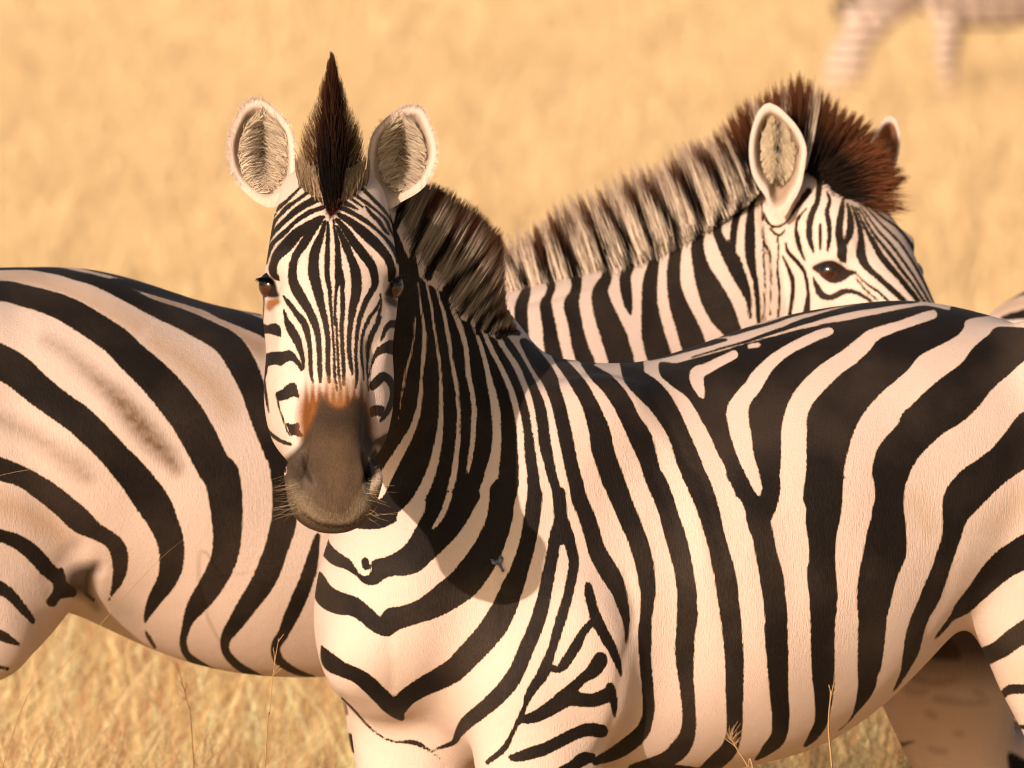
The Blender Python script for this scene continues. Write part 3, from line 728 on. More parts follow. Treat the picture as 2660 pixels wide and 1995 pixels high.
PSI, ROLL = math.radians(5), math.radians(3.4)
def rotz(v, a): return np.array([v[0] * math.cos(a) - v[1] * math.sin(a), v[0] * math.sin(a) + v[1] * math.cos(a), v[2]])
def roty(v, a): return np.array([v[0] * math.cos(a) + v[2] * math.sin(a), v[1], -v[0] * math.sin(a) + v[2] * math.cos(a)])
HA = roty(rotz(np.array([0, -.64, -.768]), PSI), ROLL)
HN = roty(rotz(np.array([0, -.768, .64]), PSI), ROLL)
HW = roty(rotz(np.array([1.0, 0, 0]), PSI), ROLL)
HO = P(864, 480, 14.12)
HEAD = np.array([  # s, half width, up, down, exponent, pinch
    (-.03, .040, .005, .05, 2.0, 0), (.0, .068, .034, .09, 2.1, .1), (.05, .082, .060, .12, 2.25, .15), (.10, .091, .073, .13, 2.4, .2),
    (.15, .0975, .073, .135, 2.5, .22), (.19, .097, .071, .14, 2.5, .28), (.24, .093, .068, .142, 2.5, .38), (.29, .095, .064, .143, 2.5, .48),
    (.33, .0965, .060, .135, 2.5, .52), (.365, .091, .057, .118, 2.5, .50), (.40, .072, .053, .097, 2.4, .34), (.435, .058, .049, .080, 2.3, .16),
    (.465, .0575, .045, .070, 2.3, .05), (.495, .0585, .039, .066, 2.3, .0), (.520, .053, .028, .050, 2.3, 0), (.536, .042, .016, .036, 2.2, 0), (.545, .024, .006, .020, 2.0, 0)])
def head_frame(co):
    q = co - HO
    return q @ HW, q @ HA, q @ HN
def head_rho(co):
    w_, s_, h_ = head_frame(co)
    a = np.maximum(np.interp(s_, HEAD[:, 0], HEAD[:, 1]), .055); bt = np.maximum(np.interp(s_, HEAD[:, 0], HEAD[:, 2]), .035); bb = np.maximum(np.interp(s_, HEAD[:, 0], HEAD[:, 3]), .062)
    r = np.sqrt((w_ / a) ** 2 + (h_ / np.where(h_ > 0, bt, bb)) ** 2)
    return np.where((s_ < -.05) | (s_ > .57), 9, r)

def build_near():
    root = thing('zebra', 'near zebra facing the camera with a rusty patch above its dark muzzle', 'zebra', P(1700, 1995, 14.7) * [1, 1, 0], 'zebras standing in the dry grass')
    parts = []
    tr = [(930, 1330, 1600, dm(960), .06, 2), (1000, 1260, 1715, dm(1010), .125, 2), (1110, 1170, 1885, dm(1110), .165, 2.1), (1260, 1040, 1975, dm(1260), .195, 2.1), (1420, 930, 1990, dm(1420), .205, 2.1),
          (1560, 938, 2015, dm(1560), .215, 2.15), (1700, 934, 2020, dm(1700), .235, 2.15), (1860, 880, 2010, dm(1860), .245, 2.15), (2020, 830, 1970, dm(2020), .245, 2.15), (2180, 792, 1895, dm(2180), .235, 2.15),
          (2340, 778, 1740, dm(2340), .225, 2.1), (2480, 790, 1595, dm(2480), .215, 2.1), (2620, 835, 1500, dm(2620), .19, 2.1), (2740, 920, 1480, dm(2740), .15, 2), (2810, 1030, 1330, dm(2810), .08, 2)]
    parts.append(trunk(tr, LATM))
    # neck
    ns = [(1280, 1420, 14.46, .16, .24), (1190, 1230, 14.43, .155, .205), (1105, 1030, 14.39, .140, .18), (1015, 850, 14.34, .115, .165), (940, 690, 14.26, .092, .125), (888, 600, 14.20, .072, .085), (870, 545, 14.17, .05, .055)]
    def nl(i):
        k = i / (len(ns) - 1)
        k = k ** .6
        return unit(LATM * (1 - k) + np.array([1.0, -.16, 0]) * k)
    parts.append(chain([(*P(a, b, c), e_, g) for a, b, c, e_, g in ns], nl))
    # breast, shoulder, upper arm
    parts.append(ell(P(1065, 1520, 14.35), [np.array([.128, 0, 0]), np.array([0, .16, 0]), np.array([0.03, 0, .185])]))
    parts.append(ell(P(985, 1630, 14.28), [np.array([.075, 0, 0]), np.array([0, .08, 0]), np.array([0.03, 0, .10])]))
    parts.append(ell(P(1180, 1250, 14.38), [np.array([.15, 0, 0]), np.array([0, .15, 0]), np.array([0.03, 0, .17])]))
    parts.append(ell(P(1430, 1400, 14.335), [LATM * .10, FWDM * .18, np.array([0.06, 0, .225])]))
    parts.append(ell(P(1465, 1650, 14.305), [LATM * .105, FWDM * .095, np.array([-.03, 0, .15])]))
    # thigh, stifle
    parts.append(ell(P(2740, 1300, dm(2700) - .12), [LATM * .10, FWDM * .17, np.array([0.0, 0, .26])]))
    parts.append(ell(P(2700, 1540, dm(2690) - .09), [LATM * .085, FWDM * .115, np.array([-0.05, 0, .20])]))
    # legs
    hooves = []
    for (px, py, d, kind, r0) in ((1400, 1880, 14.30, 'fore', .084), (1075, 1930, 14.44, 'fore', .075), (2805, 1790, dm(2800) - .10, 'hind', .092), (2470, 1830, dm(2780) + .17, 'hind', .083)):
        lg, ft = leg(P(px, py, d), LATM, FWDM, kind, r0); parts.append(lg); hooves.append(ft)
    # head
    hd = []
    for s_, a, bt, bb, e_, pin in HEAD: hd.append([*(HO + HA * s_), *HW, *HN, a, bt, bb, e_, pin])
    parts.append(loft(hd))
    me = fuse(parts, .0042, 16)
    co, no = get_arrays(me)
    relax(me, np.clip((1.35 - head_rho(co)) / .25, 0, 1), 260)
    refine(me, lambda co, no: head_rho(co) < 1.12)
    refine(me, lambda co, no: (head_rho(co) < 1.10) & (no @ np.array([0, -1.0, .1]) > -.1))
    co, no = get_arrays(me)
    hm = head_rho(co) < 1.12
    def HPt(w_, s_, h_): return HO + HW * w_ + HA * s_ + HN * h_
    disp = np.zeros(len(co))
    for sgn in (-1, 1):
        E0 = HPt(sgn * .093, .183, .022)
        disp += -.0135 * gauss(co, E0, .017)
        disp += .011 * seg_gauss(co, HPt(sgn * .07, .150, .055), HPt(sgn * .092, .158, .03), .012)       # brow
        disp += .006 * seg_gauss(co, HPt(sgn * .082, .225, .02), HPt(sgn * .062, .33, .025), .010)        # facial crest
        disp += -.012 * seg_gauss(co, HPt(sgn * .055, .30, .035), HPt(sgn * .05, .43, .02), .016)          # hollow beside the nose
        disp += .010 * gauss(co, HPt(sgn * .052, .478, .02), .016)                                         # nostril wing
        disp += -.042 * seg_gauss(co, HPt(sgn * .0475, .460, .036), HPt(sgn * .041, .500, .014), .0058)       # nostril
        disp += -.010 * seg_gauss(co, HPt(sgn * .040, .500, .012), HPt(sgn * .036, .508, .008), .006)
        disp += .007 * gauss(co, HPt(sgn * .09, .29, -.05), .04)                                           # masseter
    mp_ = [HPt(x, .538 - 3.0 * x * x, -.026 - 1.0 * x * x) for x in np.linspace(-.05, .05, 9)]
    for a, b in zip(mp_[:-1], mp_[1:]): disp += -.0055 * seg_gauss(co, a, b, .0035)
    disp += .004 * gauss(co, HPt(0, .545, -.005), .02)
    disp = np.where(hm, disp, 0)
    co = co + no * disp[:, None]
    # body muscles and folds
    px, py = proj(co)
    fold = np.zeros(len(co)); face_cam = (no @ np.array([0, -1.0, 0])) > 0
    def crease(text, depth, wid):
        q = cr(parse(text), 6); out = np.zeros(len(co))
        for a, b in zip(q[:-1], q[1:]):
            ab = b[:2] - a[:2]; L2 = ab @ ab + 1e-6
            t = np.clip(((px - a[0]) * ab[0] + (py - a[1]) * ab[1]) / L2, 0, 1)
            dd = np.hypot(px - a[0] - t * ab[0], py - a[1] - t * ab[1])
            out = np.maximum(out, np.exp(-(dd / wid) ** 2))
        return out * depth * (face_cam & ~hm)
    fold -= crease('D 900,820 1060,1070 1220,1400 F 1340,60 1430,420 1500,650 1530,800', .0055, 11)
    fold += crease('D 800,850 950,1100 1100,1400 F 1200,60 1290,420 1370,700', .005, 18)
    fold -= crease('F 940,0 1060,260 1130,420', .005, 13)
    fold -= crease('F 1250,250 1290,500 1320,700', .0018, 7)
    fold -= crease('F 900,380 950,560 975,800', .0018, 7)
    fold -= crease('H 400,90 470,330 450,500 380,760 340,1000 300,1250 210,1440 100,1620', .010, 15)
    fold += crease('H 260,300 330,600 310,900 240,1200 130,1450', .008, 34)
    fold -= crease('E 1600,700 1560,900 1530,1150', .004, 22)
    fold += crease('E 1420,820 1380,980', .004, 26)
    fold -= crease('G 1660,560 1610,800 1560,1000 1450,1200 1400,1350', .007, 20)
    fold -= crease('A 545,860 570,1050 560,1180', .005, 14)
    fold -= crease('C 1340,850 1345,1100 1400,1350 A 1500,350 1400,700', .004, 26)
    fold += crease('A 430,900 450,1100', .004, 35)
    fold += crease('A 700,980 720,1120', .004, 40)
    fold -= crease('A 260,1230 420,1400 600,1500 780,1560 900,1640', .006, 10)
    co = co + no * (fold * .22 + .0022 * np.sin(px * .013 + py * .004) * np.sin(py * .011 - px * .003 + 1) * (~hm) * (px > 1300) + .0012 * np.sin(px * .042 - py * .004) * np.exp(-((px - 1850) / 300) ** 2) * np.exp(-((py - 1450) / 260) ** 2))[:, None]
    me.vertices.foreach_set('co', co.astype(np.float32).ravel()); me.update()
    co, no = get_arrays(me)
    px, py = proj(co)
    # coat
    C0 = P(1900, 1300, dm(1900))
    side = (co - C0) @ LATM
    away = (no @ np.array([0, -1.0, 0.06]) < 0) & (side < 0) & (px > 1150)
    mir = co - 2 * side[:, None] * LATM
    mx, my = proj(mir)
    bx, by = np.where(away, mx, px), np.where(away, my, py)
    sd = MB.sample(bx, by)
    low = co[:, 2] < .60
    band = 14 * np.sin(co[:, 2] * 2 * math.pi / .052 + 2 * np.sin(co[:, 0] * 20)) - 2
    k = np.clip((.52 - co[:, 2]) / .03, 0, 1); sd = sd * (1 - k) + band * k
    k = np.clip((bx - 2690) / 40, 0, 1) * (co[:, 2] > .58)
    rump = 26 * np.sin((co[:, 2] + (bx - 2660) * .0002) * 2 * math.pi / .12)
    sd = sd * (1 - k) + rump * k
    rho = head_rho(co)
    w_, s_, h_ = head_frame(co)
    inhead = (rho < 1.13) & ~((h_ < -.115) & (s_ < .30)) & ~((s_ < .03) & (h_ < -.03))
    hx = np.where((no @ np.array([0, -1.0, 0])) > -.25, px, px)
    sd = np.where(inhead, MH.sample(px, py), sd)
    skin = np.zeros((len(co), 4))
    fr = inhead
    rust = soft(px, py, 'p Q 690,860 780,905 860,870 960,905 1060,885 1130,850 1260,860 1295,1050 1330,1200 1350,1500 1250,1500 1130,1400 950,1300 820,1400 720,1500 605,1500 570,1250 600,1050 640,930', 17, 600, 900, 1100, 1300, 2) * fr
    rust = np.clip(rust * 1.25, 0, 1) * np.clip((py - 978 + 14 * np.sin(px * .35)) / 60, 0, 1)
    paint_skin(skin, rust, (.22, .080, .020), 1)
    paint_skin(skin, rust * (rng.random(len(co)) < .35), (.17, .045, .008), .7)
    paint_skin(skin, rust * np.clip((1.5 - sd) / 3, 0, 1), (.10, .035, .012), .75)
    og = soft(px, py, 'd Q 850,840,34 880,960,26 915,1080,12\nd Q 905,850,26 940,1000,20 955,1100,10\nd Q 1060,850,34 1050,980,26 1020,1100,12\nd Q 1000,850,20 1000,1000,20 990,1110,12\nd Q 1130,860,20 1100,960,14', 10, 600, 900, 1100, 1300, 1.5) * fr
    paint_skin(skin, og, (.40, .21, .085), .7)
    muz = soft(px, py, 'p Q 800,1000 850,1070 950,1150 1060,1130 1130,1040 1230,1060 1300,1250 1350,1480 R 1600,260 1600,1500 200,1500 200,700 520,360 600,250 700,80', 8, 500, 950, 1300, 1600, 2) * fr
    muz = np.where(inhead & (s_ > .47), 1.0, muz)
    paint_skin(skin, muz, (.062, .039, .022), .99)
    mid = soft(px, py, 'd R 950,300,330 950,600,360 930,900,380', 60, 600, 1000, 1100, 1500, 3) * fr
    paint_skin(skin, mid * muz, (.118, .070, .037), .8)
    dkt = soft(px, py, 'd R 620,150,60 720,40,150 900,60,240 1120,40,200 1230,150,140 1310,260,90', 30, 600, 950, 1100, 1500, 3) * fr
    paint_skin(skin, dkt * muz, (.034, .021, .013), .75)
    wri = soft(px, py, 'd R 760,500,16 800,640,20 860,820,20\nd R 1120,480,20 1110,640,16 1060,800,14\nd R 920,700,18 900,860,22 880,960,12\nd R 1000,880,20 1010,1000,14', 16, 600, 950, 1100, 1500, 2) * fr
    paint_skin(skin, wri * muz, (.05, .03, .018), .6)
    lip = soft(px, py, 'd R 475,760,30 530,860,80 620,970,100 760,1090,60 950,1130,40 1120,1100,50 1240,920,60 1340,790,90 1430,620,50', 22, 600, 1000, 1100, 1500, 2) * fr
    paint_skin(skin, lip, (.32, .235, .15), .62)
    w1 = soft(px, py, 'd R 560,420,60 600,620,80 690,760,60', 22, 600, 1000, 1100, 1500, 2) * fr
    paint_skin(skin, w1, (.13, .10, .08), .6)
    wr = soft(px, py, 'd R 1395,360,34 1430,480,36 1440,600,40 1390,700,50 1300,770,60', 12, 600, 1000, 1100, 1500, 2) * fr
    paint_skin(skin, wr, (.58, .46, .34), .95)
    nos = soft(px, py, 'd R 600,400,20 625,470,70 645,560,100 670,640,90 705,710,30', 6, 600, 1000, 1100, 1500, 1.5) * fr  # left nostril: shade of the groove painted into the skin
    paint_skin(skin, nos, (.032, .019, .011), .92)
    edg = soft(px, py, 'd R 590,385,16 615,430,18 660,530,16 705,640,16 730,740,14\nd R 1335,400,14 1310,480,16 1265,590,14 1240,660,12', 5, 600, 1000, 1100, 1500, 1.5) * fr
    paint_skin(skin, edg, (.24, .16, .10), .28)
    nor = soft(px, py, 'p R 1370,350 1415,440 1420,540 1370,630 1300,695 1235,710 1240,630 1275,530 1325,440', 4, 600, 1000, 1100, 1500, 1.5) * fr
    paint_skin(skin, nor, (.006, .004, .004), 1)
    mou = soft(px, py, 'd R 600,1040,24 700,1115,34 800,1160,42 950,1182,46 1100,1165,42 1190,1110,34 1260,1030,20', 5, 600, 1000, 1100, 1500, 1.5) * fr
    paint_skin(skin, mou, (.018, .010, .007), .95)
    chin = soft(px, py, 'd R 640,1110,30 800,1200,50 950,1225,60 1120,1210,50 1260,1100,40 1330,920,30', 10, 600, 1000, 1100, 1500, 2) * fr
    paint_skin(skin, chin * (1 - mou), (.085, .052, .035), .85)
    vel = (muz > .5); rnd = rng.random(len(co)); nz = .82 + .36 * rnd
    skin[:, :3] = np.where(vel[:, None], skin[:, :3] * nz[:, None], skin[:, :3])
    paint_skin(skin, vel * (lip > .3) * (rnd > .93), (.05, .035, .025), .8)
    paint_skin(skin, vel * (lip > .1) * (rnd < .07), (.42, .33, .22), .4)
    # eyelids, rust spot under the eye
    ey = soft(px, py, 'p P 318,1150 340,1120 400,1125 455,1165 485,1230 500,1300 515,1345 480,1370 400,1365 350,1330 330,1250', 4, 600, 600, 1100, 900, 1.2) * fr
    paint_skin(skin, ey, (.022, .013, .010), 1)
    ey = soft(px, py, 'p P 1850,1110 1780,1130 1710,1190 1650,1290 1640,1340 1700,1370 1780,1350 1850,1300 1880,1200', 4, 600, 600, 1100, 900, 1.2) * fr
    paint_skin(skin, ey, (.018, .011, .009), 1)
    ru = soft(px, py, 'p P 385,1400 440,1375 500,1370 525,1400 515,1435 470,1460 415,1510 372,1475', 5, 600, 600, 1100, 900, 1.2) * fr
    paint_skin(skin, ru, (.30, .115, .035), .95)
    ru = soft(px, py, 'p P 1640,1360 1720,1350 1775,1400 1770,1470 1700,1450 1650,1410', 5, 600, 600, 1100, 900, 1.2) * fr
    paint_skin(skin, ru, (.06, .03, .02), .95)
    # shade of the groin cavity and inner far leg painted in; tan patches
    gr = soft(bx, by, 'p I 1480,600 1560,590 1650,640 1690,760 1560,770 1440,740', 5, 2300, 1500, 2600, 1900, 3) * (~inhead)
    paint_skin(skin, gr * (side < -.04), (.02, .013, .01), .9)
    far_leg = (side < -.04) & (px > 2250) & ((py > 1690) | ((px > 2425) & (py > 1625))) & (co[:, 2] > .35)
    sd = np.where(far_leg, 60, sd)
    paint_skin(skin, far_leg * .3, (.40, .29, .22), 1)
    paint_skin(skin, far_leg * np.clip((1800 - py) / 110, 0, 1), (.06, .035, .024), .9)  # leg darkens towards the groin: shade put into the skin colour
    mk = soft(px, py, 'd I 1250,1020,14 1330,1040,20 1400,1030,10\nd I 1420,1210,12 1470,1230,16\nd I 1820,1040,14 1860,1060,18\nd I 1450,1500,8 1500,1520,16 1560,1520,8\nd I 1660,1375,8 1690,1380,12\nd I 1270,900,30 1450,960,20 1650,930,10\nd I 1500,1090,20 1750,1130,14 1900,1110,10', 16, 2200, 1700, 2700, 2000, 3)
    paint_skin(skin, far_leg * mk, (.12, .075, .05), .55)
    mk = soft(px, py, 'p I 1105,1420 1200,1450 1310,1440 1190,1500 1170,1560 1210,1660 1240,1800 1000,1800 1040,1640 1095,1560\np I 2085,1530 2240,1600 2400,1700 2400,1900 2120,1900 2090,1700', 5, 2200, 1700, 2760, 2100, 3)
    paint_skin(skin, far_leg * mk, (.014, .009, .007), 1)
    tn = soft(bx, by, 'd G 1330,240,60 1420,420,30\nd G 1950,420,50 2100,300,60 2200,200,60\nd G 2200,1640,60 2100,1700,50', 40, 2200, 1200, 2760, 1900, 4) * (~inhead)
    paint_skin(skin, tn * (sd > 3), (.50, .33, .17), .55)
    ov_tuft = soft(px, py, 'p P 940,-300 1230,-300 1210,60 1160,250 1130,430 1085,500 1040,480 985,330 960,150', 14, 700, 300, 1000, 700, 2) * fr
    paint_skin(skin, ov_tuft, (.018, .010, .008), 1)
    # ears: part of the same body mesh
    TE = lambda s: parse('T ' + s)[:, :2]
    eL = TE('350,568 440,572 540,640 640,735 712,830 752,940 765,1080 770,1230 760,1380 710,1490 620,1580 520,1620 400,1570 300,1490 215,1400 150,1290 112,1140 108,990 148,850 200,730 262,625')
    eR = TE('1890,632 1970,650 2030,740 2080,870 2112,960 2127,1060 2112,1190 2060,1320 1990,1430 1900,1500 1790,1560 1700,1620 1600,1640 1520,1560 1470,1450 1448,1300 1452,1130 1485,960 1530,870 1610,780 1710,700 1800,645')
    extra_v = []; extra_f = []; esd = []; esk = []
    off = len(co)
    for out, cen in ((eL, (T_(455, 1090))), (eR, (T_(1785, 1110)))):
        dr = 14.205 + np.zeros(1)
        v, f, rad, front = ear(out, cen, 14.135, 14.185)
        ex, ey_ = proj(v)
        extra_v.append(v); extra_f += [tuple(i + off for i in q) for q in f]; off += len(v)
        sk = np.zeros((len(v), 4))
        mm = np.clip((.80 - rad) / .10, 0, 1) * front
        paint_skin(sk, mm, (.54, .43, .31), .9)
        mm = np.exp(-((rad - .78) / .035) ** 2) * front
        paint_skin(sk, mm, (.26, .15, .08), .4)
        mm = np.clip((.30 - rad) / .25, 0, 1) * front
        paint_skin(sk, mm, (.10, .07, .05), .8)
        lowb = np.clip((ey_ - 480) / 30, 0, 1)
        paint_skin(sk, lowb, (.66, .53, .41), .8)
        paint_skin(sk, ((rad > .985)) * (ey_ < 470) * .45, (.10, .045, .025), 1)
        paint_skin(sk, (~front) * 1.0, (.62, .50, .38), .6)
        esk.append(sk); esd.append(np.full(len(v), 40.0))
    # join
    nf = []
    polys = np.zeros(len(me.polygons), np.int32)
    bm = bmesh.new(); bm.from_mesh(me)
    vs = [bm.verts.new(p) for p in np.vstack(extra_v)]
    base = len(co)
    for q in extra_f:
        try: bm.faces.new([vs[i - base] for i in q])
        except ValueError: pass
    bm.to_mesh(me); bm.free()
    me.polygons.foreach_set('use_smooth', [True] * len(me.polygons)); me.update()
    me.name = 'body'
    b = bpy.data.objects.new('body', me); COL.objects.link(b); me.materials.append(MAT_COAT)
    b.parent = root; b.matrix_parent_inverse = root.matrix_world.inverted()
    add_float(me, 'stripe', np.concatenate([sd] + esd)); add_color(me, 'skin', np.vstack([skin] + esk))
    bvh = bvh_of(me)
    # eyes
    for (ex, ey2, r) in ((699, 741, .0185), (1020, 742, .0185)):
        h, n_ = hit(bvh, ex, ey2)
        sx = 1 if ex > 850 else -1
        ball('eye', h + np.array([-sx * .003, r * (.70 if ex < 850 else .95), -.001]), (r * .92, r * .95, r * 1.0), MAT_EYE, root)
    # upper lids shading the eyes, with lashes
    st = Strips()
    for (x0, y0, x1, y1, sg) in ((330, 1165, 460, 1190, -1), (1850, 1120, 1690, 1210, 1)):
        n = 130
        t = rng.random(n)
        rx = 600 + .24412 * (x0 + (x1 - x0) * t); ry = 440 + .24412 * (y0 + (y1 - y0) * t - 20 * np.sin(t * math.pi))
        rt = np.stack([rx, ry], 1)
        tp = rt + np.stack([sg * (6 + 12 * (1 - t)) + rng.normal(size=n) * 2, 3 + rng.random(n) * 14 - 6 * (1 - t)], 1)
        dd = hit(bvh, rx.mean(), ry.mean())[0]; d0 = (dd - CAM) @ F
        hairs_px(st, rt, tp, np.full(n, d0 - .006), np.full(n, d0 - .022), col=np.tile(DARK, (n, 5, 1)), w=.0009, bend=1.5)
    st.build('eyelashes', MAT_HAIR, root)
    # whiskers
    st = Strips()
    n = 64
    t = rng.random(n)
    rx = np.where(t < .62, 760 + rng.normal(size=n) * 8 + 40 * t, 930 + rng.random(n) * 50)
    ry = np.where(t < .62, 1225 + rng.random(n) * 120, 1240 + rng.random(n) * 110)
    tx = np.where(t < .62, rx - 25 - rng.random(n) * 75, rx + 15 + rng.random(n) * 65)
    ty = ry + rng.normal(size=n) * 14 + 14
    d0 = np.array([(hit(bvh, a + (12 if a < 850 else -12), b)[0] - CAM) @ F for a, b in zip(rx, ry)])
    d0 = np.where(d0 > 14.05, 13.86, d0)
    wc = np.tile(np.array([.42, .30, .17]), (n, 5, 1))
    hairs_px(st, np.stack([rx, ry], 1), np.stack([tx, ty], 1), d0 + .01, d0 - .01, col=wc, w=.00030, bend=3.5)
    st.build('whiskers', MAT_HAIR, root)
    # ear hair
    for cx, cy, ow, oh in ((*T_(455, 1090), 82, 124), (*T_(1785, 1110), 80, 118)):
        st = Strips(); n = 2600
        th = rng.random(n) * 2 * math.pi; rr = .12 + .68 * np.sqrt(rng.random(n))
        sx = 1 if cx < 850 else -1
        ux, uy = np.cos(th) * rr, np.sin(th) * rr
        rt = np.stack([cx + ux * ow, cy + uy * oh + 6], 1)
        # hair sweeps inwards from both rims and upwards
        inward = -np.sign(ux) * (8 + 14 * np.abs(ux) / .8)
        tp = rt + np.stack([inward + rng.normal(size=n) * 9, -8 - 16 * rng.random(n) + 10 * uy + rng.normal(size=n) * 5], 1)
        d_ = 14.140 + .045 * (1 - np.clip(rr / .8, 0, 1) ** 2.2)
        core = np.exp(-(ux / .16) ** 2) * np.exp(-((uy + .05) / .55) ** 2)
        dk = rng.random(n) < (.12 + .75 * core)
        cc = np.where(dk[:, None, None], np.array([.22, .155, .105]), np.array([.60, .49, .36])) * np.ones((n, 5, 1))
        hairs_px(st, rt, tp, d_ - .003, d_ - .008, col=cc, w=.0010, bend=2.5)
        # fringe along the rim
        o_ = cr(np.vstack([eL if cx < 850 else eR, (eL if cx < 850 else eR)[:1]]), 5); n = 800
        k_ = (rng.random(n) * (len(o_) - 1)).astype(int); rt = o_[k_] + rng.normal(size=(n, 2)) * 2.5
        dv = (rt - np.array([cx, cy])); dv /= np.linalg.norm(dv, axis=1, keepdims=True)
        ok = rt[:, 1] < 480; rt, dv = rt[ok] - dv[ok] * 5, dv[ok]; n = len(rt)
        tp = rt + dv * (7 + 5 * rng.random((n, 1))) + rng.normal(size=(n, 2)) * 2.5
        cc = np.where(rng.random((n, 1, 1)) < .75, np.array([.80, .66, .54]), np.array([.55, .42, .32])) * np.ones((n, 5, 1))
        hairs_px(st, rt, tp, np.full(n, 14.131), np.full(n, 14.128), col=cc, w=.00038, bend=1.5)
        st.build('ear_hair', MAT_HAIR, root)
    # mane down the neck
    st = Strips()
    rp = np.array([(935, 560), (985, 590), (1035, 630), (1066, 668), (1098, 712), (1133, 738), (1158, 760), (1172, 790), (1198, 824), (1242, 853), (1275, 872), (1322, 872)], float)
    tp = np.array([(985, 470), (1060, 462), (1115, 478), (1160, 492), (1205, 524), (1240, 548), (1268, 578), (1300, 606), (1308, 650), (1310, 720), (1312, 790), (1345, 856)], float)
    n = 13000
    u = rng.random(n) * (len(rp) - 1); i = u.astype(int); fu = (u - i)[:, None]
    r = rp[i] * (1 - fu) + rp[i + 1] * fu; t = tp[i] * (1 - fu) + tp[i + 1] * fu
    clump = np.sin(u * 27) * .04 + np.sin(u * 61 + 1) * .03
    lf = (.80 + .2 * rng.random(n) ** .6 + clump)[:, None]
    js = (rng.random(n) ** 1.5 * .45)[:, None]
    r2 = r + (t - r) * (js - .10); t2 = r + (t - r) * np.clip(lf, 0, 1.05) + rng.normal(size=(n, 2)) * 3
    rdep = []
    for a_, b_ in rp:
        h_ = hit(bvh, a_ - 10, b_ + 14)[0]; rdep.append((h_ - CAM) @ F)
    rdep = np.array(rdep); rdep[:3] = rdep[3]; rdep = np.clip(rdep, rdep[3] - .02, rdep[3] + .2)
    uc = (np.floor(u * 4 + .5 * rng.random(n))) / 4; ic = np.clip(uc.astype(int), 0, len(rp) - 2); fc = (uc - ic)[:, None]
    tc = tp[ic] * (1 - fc) + tp[ic + 1] * fc; t2 = t2 + (tc - t) * .55
    dep = np.interp(u, np.arange(len(rp)), rdep) + .055 + .020 * rng.normal(size=n)
    hairs_px(st, r2, t2, dep, dep + rng.normal(size=n) * .012, MB, w=.0010, bend=3, tipc=RED * .9, tipamt=.5, lt=LIGHT * .62)  # pale hair tone lowered: the mane's shade is put into its colour
    n = 5000
    u = 2.5 + rng.random(n) * (len(rp) - 4.2); i = u.astype(int); fu = (u - i)[:, None]
    r = rp[i] * (1 - fu) + rp[i + 1] * fu; t = tp[i] * (1 - fu) + tp[i + 1] * fu
    js = (-.22 + .30 * rng.random(n))[:, None]
    dep = np.interp(u, np.arange(len(rp)), rdep) + .035 + .02 * rng.random(n)
    hairs_px(st, r + (t - r) * js, r + (t - r) * (js + .16 + .1 * rng.random((n, 1))), dep - .012, dep - .012, MB, w=.0009, bend=2, lt=LIGHT * .8)
    st.build('mane', MAT_HAIR, root)
    # crest and forelock seen end on
    st = Strips()
    yy = np.array([130, 180, 208, 260, 290, 344, 398, 453, 507, 548, 575]); core = np.array([1, 7, 17, 22, 28, 38, 37, 25, 16, 10, 6]); flu = np.array([2, 9, 22, 34, 48, 70, 72, 56, 26, 12, 7])
    n = 13000
    ty = 132 + (rng.random(n) ** .7) * 425
    outer = rng.random(n) < .12
    hwid = np.where(outer, np.interp(ty, yy, flu), np.interp(ty, yy, core))
    dx = (rng.random(n) * 2 - 1); dx = np.where(outer, np.sign(dx) * (np.interp(ty, yy, core) * .9 + np.abs(dx) ** 1.3 * (hwid - np.interp(ty, yy, core) * .9)), dx * hwid)
    ry = np.minimum(ty + 60 + rng.random(n) * 120, 556 - 40 * rng.random(n))
    ry = np.maximum(ry, ty + 20)
    rx = 862 + dx * np.where(outer, .62, .5)
    tx = 862 + dx * (1.0 + .14 * rng.normal(size=n)) + 2.5 * np.sin(ty * .23) + 2 * rng.normal(size=n)
    dep = np.where(outer, 14.11 + .06 * rng.random(n), 14.00 + .14 * rng.random(n))
    red = np.clip((300 - ty) / 150, 0, 1)[:, None, None]
    cc = np.where(outer[:, None, None], np.where(rng.random((n, 1, 1)) < .72, TAN * .28, TAN * .8), DARK * .5) * np.ones((n, 5, 1))
    cc = cc * (1 - red * .4) + RED * .45 * red * .4
    hairs_px(st, np.stack([rx, ry], 1), np.stack([tx, ty], 1), dep, dep + .01, col=cc, w=.0013, bend=4, tipc=RED * .6, tipamt=.25)
    n = 2600
    sgn = np.where(rng.random(n) < .5, -1, 1); a_ = rng.random(n)
    rt = np.stack([864 + sgn * (20 + 66 * a_), 520 - 50 * a_ + rng.normal(size=n) * 9], 1)
    tpp = rt + np.stack([sgn * (2 + 12 * rng.random(n)), -30 - 34 * rng.random(n)], 1)
    dq = np.array([(hit(bvh, a, b_)[0] - CAM) @ F for a, b_ in rt]); dq = np.where((dq > 14.2) | (dq < 13.8), 14.08, dq)
    cc = np.where(rng.random((n, 1, 1)) < .55, TAN * .3, np.array([.34, .24, .16])) * np.ones((n, 5, 1))
    hairs_px(st, rt, tpp, dq + .004, dq + .01, col=cc, w=.0012, bend=3, tipc=TAN * 1.2, tipamt=.3)
    n = 900; q_ = rng.random(n); yy2 = 150 + 300 * q_; sg_ = np.where(rng.random(n) < .5, -1, 1)
    w2 = np.interp(yy2, yy, flu) * (.95 + .25 * rng.random(n))
    tpp = np.stack([862 + sg_ * w2, yy2 - 10 * rng.random(n)], 1); rt = np.stack([862 + sg_ * w2 * .55, yy2 + 45 + 35 * rng.random(n)], 1)
